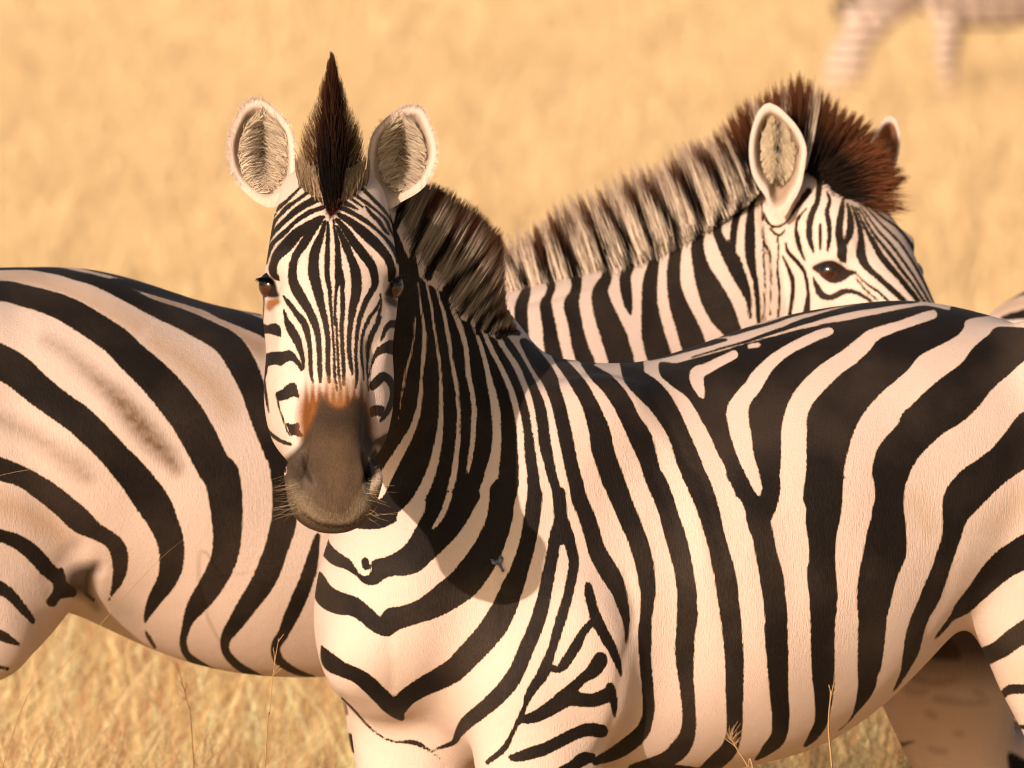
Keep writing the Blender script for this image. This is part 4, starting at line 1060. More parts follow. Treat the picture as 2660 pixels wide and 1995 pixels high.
    hairs_px(st, rt, tpp, 14.10 + .06 * rng.random(n), 14.10 + .06 * rng.random(n), col=np.where(rng.random((n, 1, 1)) < .5, RED * .5, TAN * .7) * np.ones((n, 5, 1)), w=.0008, bend=5, tipc=TAN, tipamt=.4)
    # short hairs where it runs out on the forehead
    n = 900
    ry = 470 + rng.random(n) * 85; dx = rng.normal(size=n) * (4 + (560 - ry) * .14)
    rt = np.stack([864 + dx, ry], 1); tpp = rt + np.stack([dx * .5 + rng.normal(size=n) * 3, -24 + rng.random(n) * 50], 1)
    dq = np.array([(hit(bvh, a, b_)[0] - CAM) @ F for a, b_ in rt])
    dq = np.where(dq > 14.2, 14.04, dq)
    cc = np.where(rng.random((n, 1, 1)) < .5, RED * .9, DARK) * np.ones((n, 5, 1))
    hairs_px(st, rt, tpp, dq + .002, dq - .01, col=cc, w=.001, bend=3)
    st.build('forelock', MAT_HAIR, root)
    return root, bvh, hooves
def T_(x, y): return (560 + x * 600 / 2212, 100 + y * 600 / 2212)
def hoof_objs(hooves, root, fwd):
    for ft in hooves:
        bm = bmesh.new()
        rings = [(0.0, .052, .066, .016), (.02, .049, .060, .012), (.045, .042, .050, .004), (.06, .037, .044, 0)]
        f = np.array(fwd[:2]); l = np.array([-f[1], f[0]]); vs = []
        for z, a, b, o in rings:
            vs.append([bm.verts.new((*(ft + f * (o + b * math.cos(t)) + l * a * math.sin(t)), z)) for t in np.linspace(0, 2 * math.pi, 20, endpoint=False)])
        for r0, r1 in zip(vs[:-1], vs[1:]):
            for j in range(20): bm.faces.new((r0[j], r0[(j + 1) % 20], r1[(j + 1) % 20], r1[j]))
        bm.faces.new(vs[0][::-1]); bm.faces.new(vs[-1])
        me = bpy.data.meshes.new('hoof'); bm.to_mesh(me); bm.free(); me.materials.append(MAT_HOOF)
        o = bpy.data.objects.new('hoof', me); COL.objects.link(o); o.parent = root; o.matrix_parent_inverse = root.matrix_world.inverted()

rootM, bvhM, hoovesM = build_near()
hoof_objs(hoovesM, rootM, FWDM)
# ------------------------------------------------------------------ the zebra standing behind
YL = math.radians(27)
LATL = np.array([math.sin(YL), -math.cos(YL), 0.0]); FWDL = np.array([math.cos(YL), math.sin(YL), 0.0])
def dl(px): return 14.95 + (px + 250) * 0.00053 * math.tan(YL)
RA = unit([.47, -.435, -.77]); RW = unit([-.68, -.73, 0.0]); RN = unit(np.cross(RA, RW)); RN = RN if RN[2] > 0 else -RN
RO = P(2097, 476, 15.55)

def build_rear():
    root = thing('zebra', 'zebra standing behind, its back seen left of the facing head and its own head turned right above the near zebra\'s back', 'zebra', P(500, 1700, 15.2) * [1, 1, 0], 'zebras standing in the dry grass')
    root['label'] = 'second zebra crossing behind the facing one, its head with upright brown mane turned right'
    parts = []
    tr = [(-420, 900, 1250, dl(-420), .06, 2), (-360, 820, 1350, dl(-360), .12, 2), (-250, 750, 1450, dl(-250), .17, 2.1), (-100, 705, 1530, dl(-100), .205, 2.1), (50, 688, 1575, dl(50), .225, 2.1), (200, 692, 1600, dl(200), .235, 2.1),
          (400, 740, 1690, dl(400), .24, 2.15), (600, 798, 1752, dl(600), .24, 2.15), (850, 850, 1762, dl(850), .235, 2.15), (1050, 850, 1740, dl(1050), .215, 2.1), (1250, 860, 1680, dl(1250), .18, 2.1),
          (1400, 960, 1580, dl(1400), .14, 2.0), (1500, 1080, 1480, dl(1500), .08, 2)]
    parts.append(trunk(tr, LATL))
    ns = [(1250, 1230, 15.38, .14, .24), (1420, 1140, 15.42, .135, .225), (1584, 1050, 15.46, .12, .200), (1720, 970, 15.5, .11, .180), (1850, 865, 15.53, .098, .155), (1960, 755, 15.55, .088, .132), (2050, 640, 15.57, .078, .105), (2100, 540, 15.57, .062, .075)]
    parts.append(chain([(*P(a, b, c), e_, g) for a, b, c, e_, g in ns], lambda i: unit(LATL * .9 + np.array([-.2, -.3, 0]) * i / 7)))
    parts.append(ell(P(1150, 1350, dl(1150) - .05), [LATL * .10, FWDL * .14, np.array([0, 0, .24])]))
    parts.append(ell(P(-130, 1250, dl(-130) - .07), [LATL * .14, FWDL * .23, np.array([0.0, 0, .29])]))
    parts.append(ell(P(-135, 1470, dl(-150) - .08), [LATL * .11, FWDL * .125, np.array([-.05, 0, .165])]))
    hooves = []
    for (px, py, d, kind, r0) in ((1120, 1750, dl(1120) - .10, 'fore', .075), (1020, 1760, dl(1200) + .12, 'fore', .07), (-225, 1640, dl(-240) - .12, 'hind', .08), (-330, 1640, dl(-150) + .14, 'hind', .085)):
        lg, ft = leg(P(px, py, d), LATL, FWDL, kind, r0); parts.append(lg); hooves.append(ft)
    # flank fold between belly and stifle
    parts.append(chain([(*P(300, 1300, dl(260) - .06), .06, .09), (*P(160, 1385, dl(150) - .07), .07, .09), (*P(0, 1450, dl(0) - .08), .08, .11)], LATL))
    hd = []
    for s_, a, bt, bb, e_, pin in HEAD: hd.append([*(RO + RA * s_), *RW, *RN, a, bt, bb, e_, pin])
    parts.append(loft(hd))
    me = fuse(parts, .0045, 14)
    def rrho(co):
        q = co - RO; s_ = q @ RA
        a = np.interp(s_, HEAD[:, 0], HEAD[:, 1]); b = np.interp(s_, HEAD[:, 0], HEAD[:, 3])
        return np.where((s_ < -.08) | (s_ > .4), 9, np.hypot((q @ RW) / a, (q @ RN) / b))
    co, no = get_arrays(me)
    relax(me, np.clip((1.35 - rrho(co)) / .25, 0, 1), 160)
    refine(me, lambda co, no: (rrho(co) < 1.15) & (no[:, 1] < .3))
    co, no = get_arrays(me); hm = rrho(co) < 1.2
    def HP2(w_, s_, h_): return RO + RW * w_ + RA * s_ + RN * h_
    disp = np.zeros(len(co))
    for sgn in (-1, 1):
        disp += -.0135 * gauss(co, HP2(sgn * .093, .183, .022), .017)
        disp += .012 * seg_gauss(co, HP2(sgn * .07, .150, .055), HP2(sgn * .092, .156, .03), .012)
        disp += .006 * seg_gauss(co, HP2(sgn * .082, .225, .02), HP2(sgn * .062, .33, .025), .010)
        disp += -.012 * seg_gauss(co, HP2(sgn * .055, .30, .035), HP2(sgn * .05, .43, .02), .016)
        disp += -.008 * seg_gauss(co, HP2(sgn * .085, .02, -.04), HP2(sgn * .088, .10, -.08), .016)
    disp = np.where(hm, disp, 0)
    co = co + no * disp[:, None]
    me.vertices.foreach_set('co', co.astype(np.float32).ravel()); me.update(); co, no = get_arrays(me)
    px, py = proj(co)
    fold = np.zeros(len(co)); fc = (no[:, 1] < 0) & ~hm
    def crease(text, depth, wid):
        q = cr(parse(text), 6); out = np.zeros(len(co))
        for a, b in zip(q[:-1], q[1:]):
            ab = b[:2] - a[:2]; L2 = ab @ ab + 1e-6
            t = np.clip(((px - a[0]) * ab[0] + (py - a[1]) * ab[1]) / L2, 0, 1)
            out = np.maximum(out, np.exp(-(np.hypot(px - a[0] - t * ab[0], py - a[1] - t * ab[1]) / wid) ** 2))
        return out * depth * fc
    fold -= crease('K 640,690 610,760 620,860 650,960', .005, 16)
    fold -= crease('K 350,840 330,760 420,650 520,560', .003, 26)
    fold -= crease('N 200,1230 420,1190 600,1130 820,1040 1000,960 1170,880 1330,800 1490,680', .004, 12)
    fold += crease('J 500,1300 700,1600', .002, 60)
    fold += .002 * np.sin(px * .014 + py * .005) * np.sin(py * .012 - px * .003) * (~hm) * (px < 900)
    co = co + no * fold[:, None]
    me.vertices.foreach_set('co', co.astype(np.float32).ravel()); me.update(); co, no = get_arrays(me)
    px, py = proj(co)
    C0 = P(600, 1250, dl(600)); side = (co - C0) @ LATL
    away = (no[:, 1] > 0) & (side < 0) & (px < 1300)
    mx, my = proj(co - 2 * side[:, None] * LATL)
    bx, by = np.where(away, mx, px), np.where(away, my, py)
    sd = LB.sample(bx, by)
    k = np.clip((.60 - co[:, 2]) / .03, 0, 1)
    sd = sd * (1 - k) + (14 * np.sin(co[:, 2] * 2 * math.pi / .05) - 2) * k
    k = np.clip((-90 - bx) / 60, 0, 1) * (co[:, 2] > .57)
    sd = sd * (1 - k) + (24 * np.sin((co[:, 2] * .9 + (bx) * .00025) * 2 * math.pi / .13)) * k
    far_head = hm & ((co - RO) @ RW < -.02) & (no[:, 1] > .2)
    sd = np.where(far_head, 8 * np.sin(((co - RO) @ RN) * 2 * math.pi / .022), sd)
    skin = np.zeros((len(co), 4))
    bd = (no[:, 1] < .4) & ~hm
    brown = soft(px, py, 'd J 300,560,40 420,630,60 520,720,80 650,840,90 780,960,110 900,1100,120 1000,1220,110 1100,1330,80 1150,1400,40\nd J -100,1050,60 0,1080,60 150,1150,90 280,1230,100 400,1320,110 500,1400,100 570,1460,40', 24, -200, 500, 1000, 1900, 4)
    grain = .55 + .45 * np.sin(co[:, 0] * 900 + 3 * np.sin(co[:, 2] * 700)) * np.sin(co[:, 2] * 1100 + 2 * np.sin(co[:, 0] * 800))
    amt = np.clip((px - 60) / 260, .5, 1)
    brown = np.clip(brown * 1.25, 0, 1)
    paint_skin(skin, brown * bd * (sd > 4) * amt * (.75 + .35 * grain), (.17, .095, .045), .9)
    b2 = soft(px, py, 'd J 0,150,30 200,160,50 400,230,60 700,370,70 900,480,60\nd J 1000,560,60 1200,700,70 1400,880,70 1490,1020,40\nd J 900,230,60 1200,380,60 1500,540,70 1700,640,60\nd K -50,250,60 0,270,60 150,320,70 300,400,70 400,480,40', 40, -200, 500, 1000, 1900, 4)
    paint_skin(skin, b2 * bd * (sd > 4), (.46, .26, .11), .75)
    b3 = soft(px, py, 'd J 660,165,30 800,190,50 1000,280,70 1250,400,70 1500,520,60 1700,600,60', 30, -200, 500, 1000, 1900, 4)
    paint_skin(skin, b3 * bd * (sd > 3), (.38, .20, .09), .8)
    sh = soft(px, py, 'p K 420,770 460,700 560,665 650,690 615,740 612,860 640,960 560,900 480,860 430,830', 16, 100, 1400, 300, 1700, 2)  # flank pocket: dark skin plus the shade of the cavity, painted on
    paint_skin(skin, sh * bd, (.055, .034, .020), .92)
    gb = soft(px, py, 'd K 700,930,60 800,960,70 860,1000,40', 40, 200, 1500, 420, 1700, 3)
    paint_skin(skin, gb * bd * (sd > 5), (.34, .30, .20), .5)
    ey = soft(px, py, 'p M 775,800 830,755 900,735 980,735 1050,770 1110,810 1190,835 1130,870 1060,915 980,935 910,910 860,860', 5, 2050, 640, 2300, 760, 1.2) * hm
    paint_skin(skin, ey, (.03, .014, .010), 1)
    fo = soft(px, py, 'd M 1080,60,90 1150,130,80 1300,180,70 1420,260,50', 26, 2100, 400, 2400, 620, 2) * hm
    paint_skin(skin, fo, (.13, .075, .038), .7)
    extra_v = []; extra_f = []; esk = []; off = len(co)
    LT = lambda s: parse('L ' + s)[:, :2]
    e1 = LT('440,322 520,360 600,430 690,530 755,640 792,760 785,880 765,1000 745,1100 705,1200 650,1290 590,1400 500,1430 440,1350 400,1220 330,1120 272,1000 246,850 246,700 272,560 318,430 380,345')
    e2 = LT('1600,448 1650,490 1685,600 1690,720 1665,860 1610,1000 1540,1060 1450,960 1420,780 1440,640 1490,540 1540,470')
    c1 = parse('L 520,770')[0, :2]; c2 = parse('L 1580,760')[0, :2]
    for out, cen, dr, dc in ((e1, c1, 15.44, 15.49), (e2, c2, 15.66, 15.70)):
        v, f, rad, front = ear(out, cen, dr, dc)
        extra_v.append(v); extra_f += [tuple(i + off for i in q) for q in f]; off += len(v)
        sk = np.zeros((len(v), 4)); exx, eyy = proj(v)
        paint_skin(sk, np.clip((.86 - rad) / .10, 0, 1) * front, (.42, .29, .19) if cen is c1 else (.40, .17, .07), .95)
        paint_skin(sk, np.clip((.50 - rad) / .3, 0, 1) * front, (.26, .19, .12), .8)
        paint_skin(sk, np.clip((eyy - 530) / 25, 0, 1) * front, (.68, .55, .42), .9)
        esk.append(sk)
    bm = bmesh.new(); bm.from_mesh(me); vs = [bm.verts.new(p) for p in np.vstack(extra_v)]; base = len(co)
    for q in extra_f:
        try: bm.faces.new([vs[i - base] for i in q])
        except ValueError: pass
    bm.to_mesh(me); bm.free(); me.polygons.foreach_set('use_smooth', [True] * len(me.polygons)); me.update()
    me.name = 'body'; b = bpy.data.objects.new('body', me); COL.objects.link(b); me.materials.append(MAT_COAT)
    b.parent = root; b.matrix_parent_inverse = root.matrix_world.inverted()
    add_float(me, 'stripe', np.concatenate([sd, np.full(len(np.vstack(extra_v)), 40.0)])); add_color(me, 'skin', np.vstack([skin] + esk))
    bvh = bvh_of(me)
    h, n_ = hit(bvh, 2158, 702); ball('eye', h + np.array([.0, .0145, -.001]), (.0185, .0185, .0175), MAT_EYE, root)
    h2 = HP2(-.078, .183, .02); ball('eye', h2, (.0165, .0165, .0165), MAT_EYE, root)
    # mane
    st = Strips()
    prs = np.array([(1230, 800, 1200, 700), (1300, 790, 1262, 650), (1363, 767, 1322, 622), (1428, 763, 1385, 578), (1497, 738, 1440, 540), (1569, 705, 1500, 503), (1642, 676, 1570, 472), (1700, 651, 1640, 446), (1754, 622, 1700, 419), (1819, 575, 1760, 388), (1873, 539, 1810, 360),
                    (1938, 495, 1872, 322), (1985, 440, 1940, 268), (2030, 420, 2010, 218), (2070, 410, 2075, 208), (2105, 420, 2155, 245), (2130, 440, 2220, 290), (2145, 460, 2268, 342), (2150, 475, 2325, 398), (2160, 490, 2344, 462), (2165, 508, 2318, 496)], float)
    n = 22000
    u = rng.random(n) * (len(prs) - 1)
    extra = rng.random(n) < .16; u = np.where(extra, 12 + rng.random(n) * 8, u)
    i = u.astype(int); fu = (u - i)[:, None]
    q = prs[i] * (1 - fu) + prs[i + 1] * fu; r, t = q[:, :2], q[:, 2:]
    lf = (.74 + .26 * rng.random(n) ** .7 + .05 * np.sin(u * 19) + .06 * np.sin(u * 37) + .04 * np.sin(u * 71))[:, None]
    js = (rng.random(n) ** 1.6 * .42 - .16)[:, None]
    uc = np.floor(u * 3 + .4 * rng.random(n)) / 3; ic = np.clip(uc.astype(int), 0, len(prs) - 2); fc = (uc - ic)[:, None]
    tc = (prs[ic] * (1 - fc) + prs[ic + 1] * fc)[:, 2:]; lf = lf - .03 + (.06 * np.sin(uc * 91.7) * (.5 + .5 * (u > 10)))[:, None]
    r2 = r + (t - r) * js; t2 = r + (t - r) * lf + (tc - t) * .6 + rng.normal(size=(n, 2)) * 3.5
    dep = np.interp(u, [0, 10, 20], [15.44, 15.52, 15.53]) + .02 * rng.normal(size=n)
    k5 = np.linspace(0, 1, 5)[None, :, None]
    qq = r2[:, None] * (1 - k5) + t2[:, None] * k5
    s = LB.sample(qq[..., 0] + rng.normal(size=(n, 1)) * 4, qq[..., 1]); m = np.clip(s / 10 + .5, 0, 1)[..., None]
    # head mane keeps its own banding
    hb = np.clip((u - 10.5) / .8, 0, 1)[:, None, None]
    bandv = (np.sin(u * 5.2 + .6) > .80)[:, None, None] * 1.0
    mm = m * (1 - hb) + bandv * hb * (u < 15.6)[:, None, None]
    col = DARK * (1 - mm) + LIGHT * 1.5 * mm
    red = hb * np.clip((k5 - .45) / .5, 0, 1) * (.4 + .6 * rng.random((n, 1, 1)))
    col = col * (1 - red * (1 - mm) * .8) + RED * .7 * red * (1 - mm) * .8
    hairs_px(st, r2, t2, dep, dep + .015 * rng.normal(size=n), col=col, w=.0011, bend=4, tipc=RED * 1.1, tipamt=.6)
    n = 8000; u = rng.random(n) * 11.5; i = u.astype(int); fu = (u - i)[:, None]
    q = prs[i] * (1 - fu) + prs[i + 1] * fu; r, t = q[:, :2], q[:, 2:]
    js = (-.20 + .28 * rng.random(n))[:, None]
    dep = np.interp(u, [0, 10, 20], [15.42, 15.49, 15.5]) + .01 * rng.random(n)
    hairs_px(st, r + (t - r) * js, r + (t - r) * (js + .18 + .1 * rng.random((n, 1))), dep, dep, LB, w=.0010, bend=2, lt=LIGHT * 1.35)
    # loose forelock over the brow
    n = 1500; a = rng.random(n)
    rt = np.stack([2140 + 60 * a + rng.normal(size=n) * 8, 440 + 95 * a + rng.normal(size=n) * 8], 1)
    tp = rt + np.stack([60 + 110 * rng.random(n), -70 + 90 * a + rng.normal(size=n) * 10], 1)
    hairs_px(st, rt, tp, 15.46 + .03 * rng.random(n), 15.46 + .05 * rng.random(n), col=np.tile(DARK * 1.2, (n, 5, 1)), w=.0013, bend=6, tipc=RED * 1.6, tipamt=.8)
    st.build('mane', MAT_HAIR, root)
    st = Strips(); n = 1100; cx, cy = parse('L 520,800')[0, :2]
    th = rng.random(n) * 6.283; rr = .1 + .68 * np.sqrt(rng.random(n))
    rt = np.stack([cx + np.cos(th) * 60 * rr, cy + np.sin(th) * 115 * rr], 1)
    tp = rt + np.stack([rng.normal(size=n) * 4 + (cx - rt[:, 0]) * .45, -18 - 14 * rng.random(n)], 1)
    cc = np.where((rng.random(n) < .25 + .75 * np.clip(np.abs(rt[:, 0] - cx) / 26, 0, 1))[:, None, None], np.array([.62, .50, .34]), np.array([.12, .08, .05])) * np.ones((n, 5, 1))
    hairs_px(st, rt, tp, np.full(n, 15.455), np.full(n, 15.45), col=cc, w=.0014, bend=3)
    st.build('ear_hair', MAT_HAIR, root)
    return root, hooves
rootR, hoovesR = build_rear(); hoof_objs(hoovesR, rootR, FWDL)

# ------------------------------------------------------------------ whole zebras further away
def plain_zebra(label, loc, yaw, height=1.32, head_down=False, chart_fn=None, voxel=.012, tan_fn=None, size=1.0):
    root = thing('zebra', label, 'zebra', loc, 'zebras standing in the dry grass')
    f = np.array([math.cos(yaw), math.sin(yaw), 0]); l = np.array([-math.sin(yaw), math.cos(yaw), 0]); o = np.array(loc, float); z = np.array([0, 0, 1.0])
    parts = []
    rows = [(-.74, .98, 1.18, .05), (-.68, .88, 1.24, .13), (-.58, .80, 1.29, .18), (-.42, .74, 1.31, .21), (-.2, .66, 1.27, .235), (.05, .62, 1.24, .245), (.28, .62, 1.24, .235), (.45, .66, 1.27, .20), (.58, .74, 1.22, .15), (.66, .86, 1.08, .07)]
    st = []
    rows = [(x * size, b * size, t * size, a * size) for x, b, t, a in rows]
    for x, b, t, a in rows:
        c = o + f * x + z * (t + b) / 2; st.append([*c, *l, *z, a, (t - b) / 2, (t - b) / 2, 2.15, .05])
    parts.append(loft(st))
    if head_down: nk = [(.45, 1.02, .13, .22), (.62, .92, .11, .19), (.80, .75, .09, .15), (.93, .58, .07, .12)]; H0 = o + f * .95 + z * .60; A = unit(f * .35 - z * .94)
    else: nk = [(.45, 1.05, .13, .22), (.62, 1.2, .11, .19), (.76, 1.36, .09, .15), (.86, 1.50, .07, .11)]; H0 = o + f * .86 + z * 1.56; A = unit(f * .62 - z * .78)
    nk = [tuple(size * q for q in r_) for r_ in nk]; H0 = o + (H0 - o) * size
    parts.append(chain([(*(o + f * x + z * zz), a, b) for x, zz, a, b in nk], l))
    Nn = unit(f - A * (f @ A)); hd = [[*(H0 + A * s_), *l, *Nn, a, bt, bb, e_, p_] for s_, a, bt, bb, e_, p_ in HEAD]
    parts.append(loft(hd))
    for sg in (-1, 1):
        parts.append(ell(H0 + l * sg * .075 + z * .07 - f * .03, [f * .015, l * .035, z * .085]))
        parts.append(ell(o + (-f * .45 + l * sg * .12 + z * .93) * size, [l * .09, f * .18, z * .24]))
        parts.append(ell(o + (f * .42 + l * sg * .13 + z * .9) * size, [l * .07, f * .12, z * .22]))
    hv = []
    for x, s_, kd, r0 in ((.42, .11, 'fore', .068), (.36, -.11, 'fore', .068), (-.42, .13, 'hind', .082), (-.56, -.13, 'hind', .082)):
        lg, ft = leg(o + (f * x + l * s_ + z * .70) * size, l, f, kd, r0); parts.append(lg); hv.append(ft)
    me = fuse(parts, voxel, 5); co, no = get_arrays(me)
    q = co - o; x = q @ f; y = q @ l
    ph = x * 1.0 + .10 * np.sin(co[:, 2] * 5) + .25 * np.clip(-x - .15, 0, 1) * (co[:, 2] - .6) * 3
    sd = 22 * np.sin(ph * 2 * math.pi / .105)
    sd = sd + np.clip((.70 - co[:, 2]) / .10, 0, 1) * 14
    lg_ = co[:, 2] < .62; sd = np.where(lg_, 12 * np.sin(co[:, 2] * 2 * math.pi / .06) + 8, sd)
    sk = np.zeros((len(co), 4))
    if chart_fn is not None: sd, sk = chart_fn(co, no, sd, sk)
    me.name = 'body'; b = bpy.data.objects.new('body', me); COL.objects.link(b); me.materials.append(MAT_COAT)
    me.polygons.foreach_set('use_smooth', [True] * len(me.polygons))
    b.parent = root; b.matrix_parent_inverse = root.matrix_world.inverted()
    add_float(me, 'stripe', sd); add_color(me, 'skin', sk)
    hoof_objs(hv, root, f)
    # mane, tail
    st = Strips(); n = 1600; u = rng.random(n)
    i = np.clip((u * 3).astype(int), 0, 2); w_ = u * 3 - i; nka = np.array([(a, b_, d_) for a, b_, c_, d_ in nk])
    c0 = nka[i] * (1 - w_[:, None]) + nka[i + 1] * w_[:, None]
    ax = nka[-1, :2] - nka[0, :2]; ax /= np.linalg.norm(ax); up = np.array([-ax[1], ax[0]])
    if up[1] < 0: up = -up
    rt = o + f * (c0[:, 0:1] + up[0] * c0[:, 2:3] * .9) + z * (c0[:, 1:2] + up[1] * c0[:, 2:3] * .9) + l * rng.normal(size=(n, 1)) * .012
    dr = f * up[0] + z * up[1]
    k = np.linspace(0, 1, 3)[None, :, None]
    ptsh = rt[:, None] + dr * k * (.08 + .03 * rng.random((n, 1, 1))) + rng.normal(size=(n, 1, 3)) * .01 * k
    m = (np.sin(u * 60) > 0)[:, None, None]
    st.add(ptsh, np.full((n, 3), .003) * (1 - .8 * k[..., 0]), np.where(m, DARK, LIGHT) * np.ones((n, 3, 1)), np.tile(f, (n, 1)))
    st.build('mane', MAT_HAIR, root)
    st = Strips(); n = 500
    k = np.linspace(0, 1, 5)[None, :, None]
    base = o + (-f * .74 + z * 1.12) * size
    L_ = .35 + .4 * rng.random((n, 1, 1))
    ptsh = base + (-f * .06 * np.sin(k * 1.6) - z * k) * L_ + rng.normal(size=(n, 1, 3)) * .012 + rng.normal(size=(n, 1, 3)) * .03 * k
    st.add(ptsh, np.full((n, 5), .004) * (1 - .6 * k[..., 0]), np.tile(DARK * 1.5, (n, 5, 1)), np.tile(l, (n, 1)))
    st.build('tail', MAT_HAIR, root)
    return root

# back of another animal at the right edge
E3 = Chart(2400, 600, 2900, 1200)
E3.paint('''
d E 1820,134,6 1900,80,8 1990,40,8 2100,0,8 2300,-60,10
d E 1900,175,10 1960,118,24 2030,72,26 2110,38,22 2230,0,20 2500,-60,30
d E 2020,212,16 2080,200,48 2150,188,60 2300,170,80 2600,200,90
d E 2100,330,80 2300,320,80 2600,350,90
d E 2200,480,80 2500,500,80
d E 2100,640,90 2600,660,90
''')
def chart3(co, no, sd, sk):
    px, py = proj(co)
    m = (px < 2800) & (px > 2400) & (py < 1150)
    sd = np.where(m, E3.sample(px, py), sd)
    t = soft(px, py, 'd E 2000,160,60 2100,110,80 2250,80,90 2500,60,90', 20, 2500, 600, 2900, 1000, 3)
    paint_skin(sk, t * m * (sd > 2), (.46, .25, .11), .7)
    return sd, sk
p3 = P(2536, 800, 16.6)
plain_zebra('third zebra at the right edge, only its striped back showing behind the near rump', (p3[0] + .62, p3[1] + .1, 0), math.radians(10), chart_fn=chart3, voxel=.007, size=.885)
p4 = P(2640, 300, 57.0)
plain_zebra('far blurred zebra in the upper right corner, cut off by the top edge', (p4[0], 57.0, 0), math.radians(187), head_down=True, size=.92)
# ------------------------------------------------------------------ dry grass
STRAW = np.array([[.80, .60, .29], [.86, .69, .38], [.74, .49, .22], [.54, .32, .14], [.84, .65, .34], [.90, .75, .43]])
def grass_patch(name, n, d0, d1, hmin, hmax, wmin, wmax, k, spread, seed, droop=.5, power=1.0, clump=0.0):
    st = Strips(); r = np.random.default_rng(seed)
    yy = d0 + (d1 - d0) * r.random(n) ** power
    half = yy * .0475 * spread + .8
    xx = (r.random(n) * 2 - 1) * half
    # tussocks
    g = np.sin(xx * 3.1 + 1.3 * np.sin(yy * 1.7)) * np.sin(yy * 2.3 + xx * 1.1)
    h = (hmin + (hmax - hmin) * r.random(n)) * (.85 + .22 * g)
    az = r.random(n) * 6.283; lean = (.15 + .75 * r.random(n) ** 2) * h
    t = np.linspace(0, 1, k)[None, :]
    x = xx[:, None] + np.cos(az)[:, None] * lean[:, None] * t ** 1.8 + .06 * h[:, None] * t ** 2
    y = yy[:, None] + np.sin(az)[:, None] * lean[:, None] * t ** 1.8
    z = h[:, None] * (t - droop * .25 * t ** 3)
    w_ = (wmin + (wmax - wmin) * r.random((n, 1))) * (1 - .8 * t ** 1.5)
    ci = (r.random(n) ** 1.2 * 6).astype(int)
    c = (STRAW[ci][:, None] * (.75 + .4 * r.random((n, 1, 1))) if clump else (STRAW[ci][:, None] * .2 + np.array([.86, .64, .355]) * .75)) * (1 + (.10 if clump else .03) * g[:, None, None]) * np.ones((1, k, 1))
    g2 = np.clip(np.sin(xx * 9 + 2 * np.sin(yy * 5)) * np.sin(yy * 7 + 1.5 * np.sin(xx * 6)) - .15, 0, 1)[:, None, None] * clump
    c = c * (1 - g2 * np.array([.22, .36, .48]))
    ang = r.normal(size=n) * .9
    side = np.stack([np.cos(ang), np.sin(ang), np.zeros(n)], 1)
    st.add(np.stack([x, y, z], -1), w_, c, side)
    return st, (xx, yy, h, az, lean)
def build_grass():
    st, info = grass_patch('g', 52000, 15.2, 25, .30, .56, .0016, .005, 4, 2.4, 3, clump=1.0)
    st.c = [np.minimum(c_ * 1.33, .95) for c_ in st.c]
    extra, _ = grass_patch('g', 2600, 15.6, 17.5, .48, .70, .0014, .0030, 5, 2.2, 12)
    off = st.n
    st.v += extra.v; st.f += [f_ + off for f_ in extra.f]; st.c += [np.minimum(c_ * 1.1, .95) for c_ in extra.c]; st.n += extra.n
    # feathery seed heads on some of them
    xx, yy, h, az, lean = [a[:17000] for a in info]
    tip = np.stack([xx + np.cos(az) * lean + .06 * h, yy + np.sin(az) * lean, h * .87], 1)
    for j in range(7):
        n = len(xx); k = 3; t = np.linspace(0, 1, k)[None, :, None]
        base = tip + np.array([0, 0, -.012 * j]) + rng.normal(size=(n, 3)) * .004
        dv = rng.normal(size=(n, 1, 3)) * np.array([.022, .022, .010]) + np.array([0, 0, .028])
        p = base[:, None] + dv * t
        st.add(p, .0016 * (1 - .6 * t[..., 0]) * np.ones((n, k)), np.tile(np.array([[.42, .22, .11]]), (n, k, 1)) * (.7 + .6 * rng.random((n, 1, 1))), np.tile([[1.0, 0, 0]], (n, 1)))
    o = st.build('near_grass', MAT_GRASS); o['kind'] = 'stuff'; o['label'] = 'tall dry golden grass behind and below the zebras'; o['category'] = 'grass'
    st, _ = grass_patch('g', 90000, 25, 62, .30, .50, .006, .014, 3, 1.8, 4, power=1.0)
    st2, _ = grass_patch('g', 60000, 62, 160, .30, .48, .014, .035, 3, 1.5, 5, power=1.3)
    o = st.build('far_grass', MAT_GRASS); o['kind'] = 'stuff'; o['label'] = 'pale field of dry grass out of focus behind the zebras'; o['category'] = 'grass'
    o = st2.build('distant_grass', MAT_GRASS); o['kind'] = 'stuff'; o['label'] = 'farthest dry grass fading into an even golden blur'; o['category'] = 'grass'
    st, _ = grass_patch('g', 70000, 20, 170, .30, .50, .02, .06, 3, 8, 9)
    o = st.build('outer_grass', MAT_GRASS); o['kind'] = 'stuff'; o['label'] = 'dry grass plain stretching away on both sides'; o['category'] = 'grass'
    st, _ = grass_patch('g', 40000, 11.5, 15.2, .22, .42, .0016, .005, 4, 6.0, 6)
    o = st.build('trampled_grass', MAT_GRASS); o['kind'] = 'stuff'; o['label'] = 'short dry grass around the zebra legs'; o['category'] = 'grass'
build_grass()

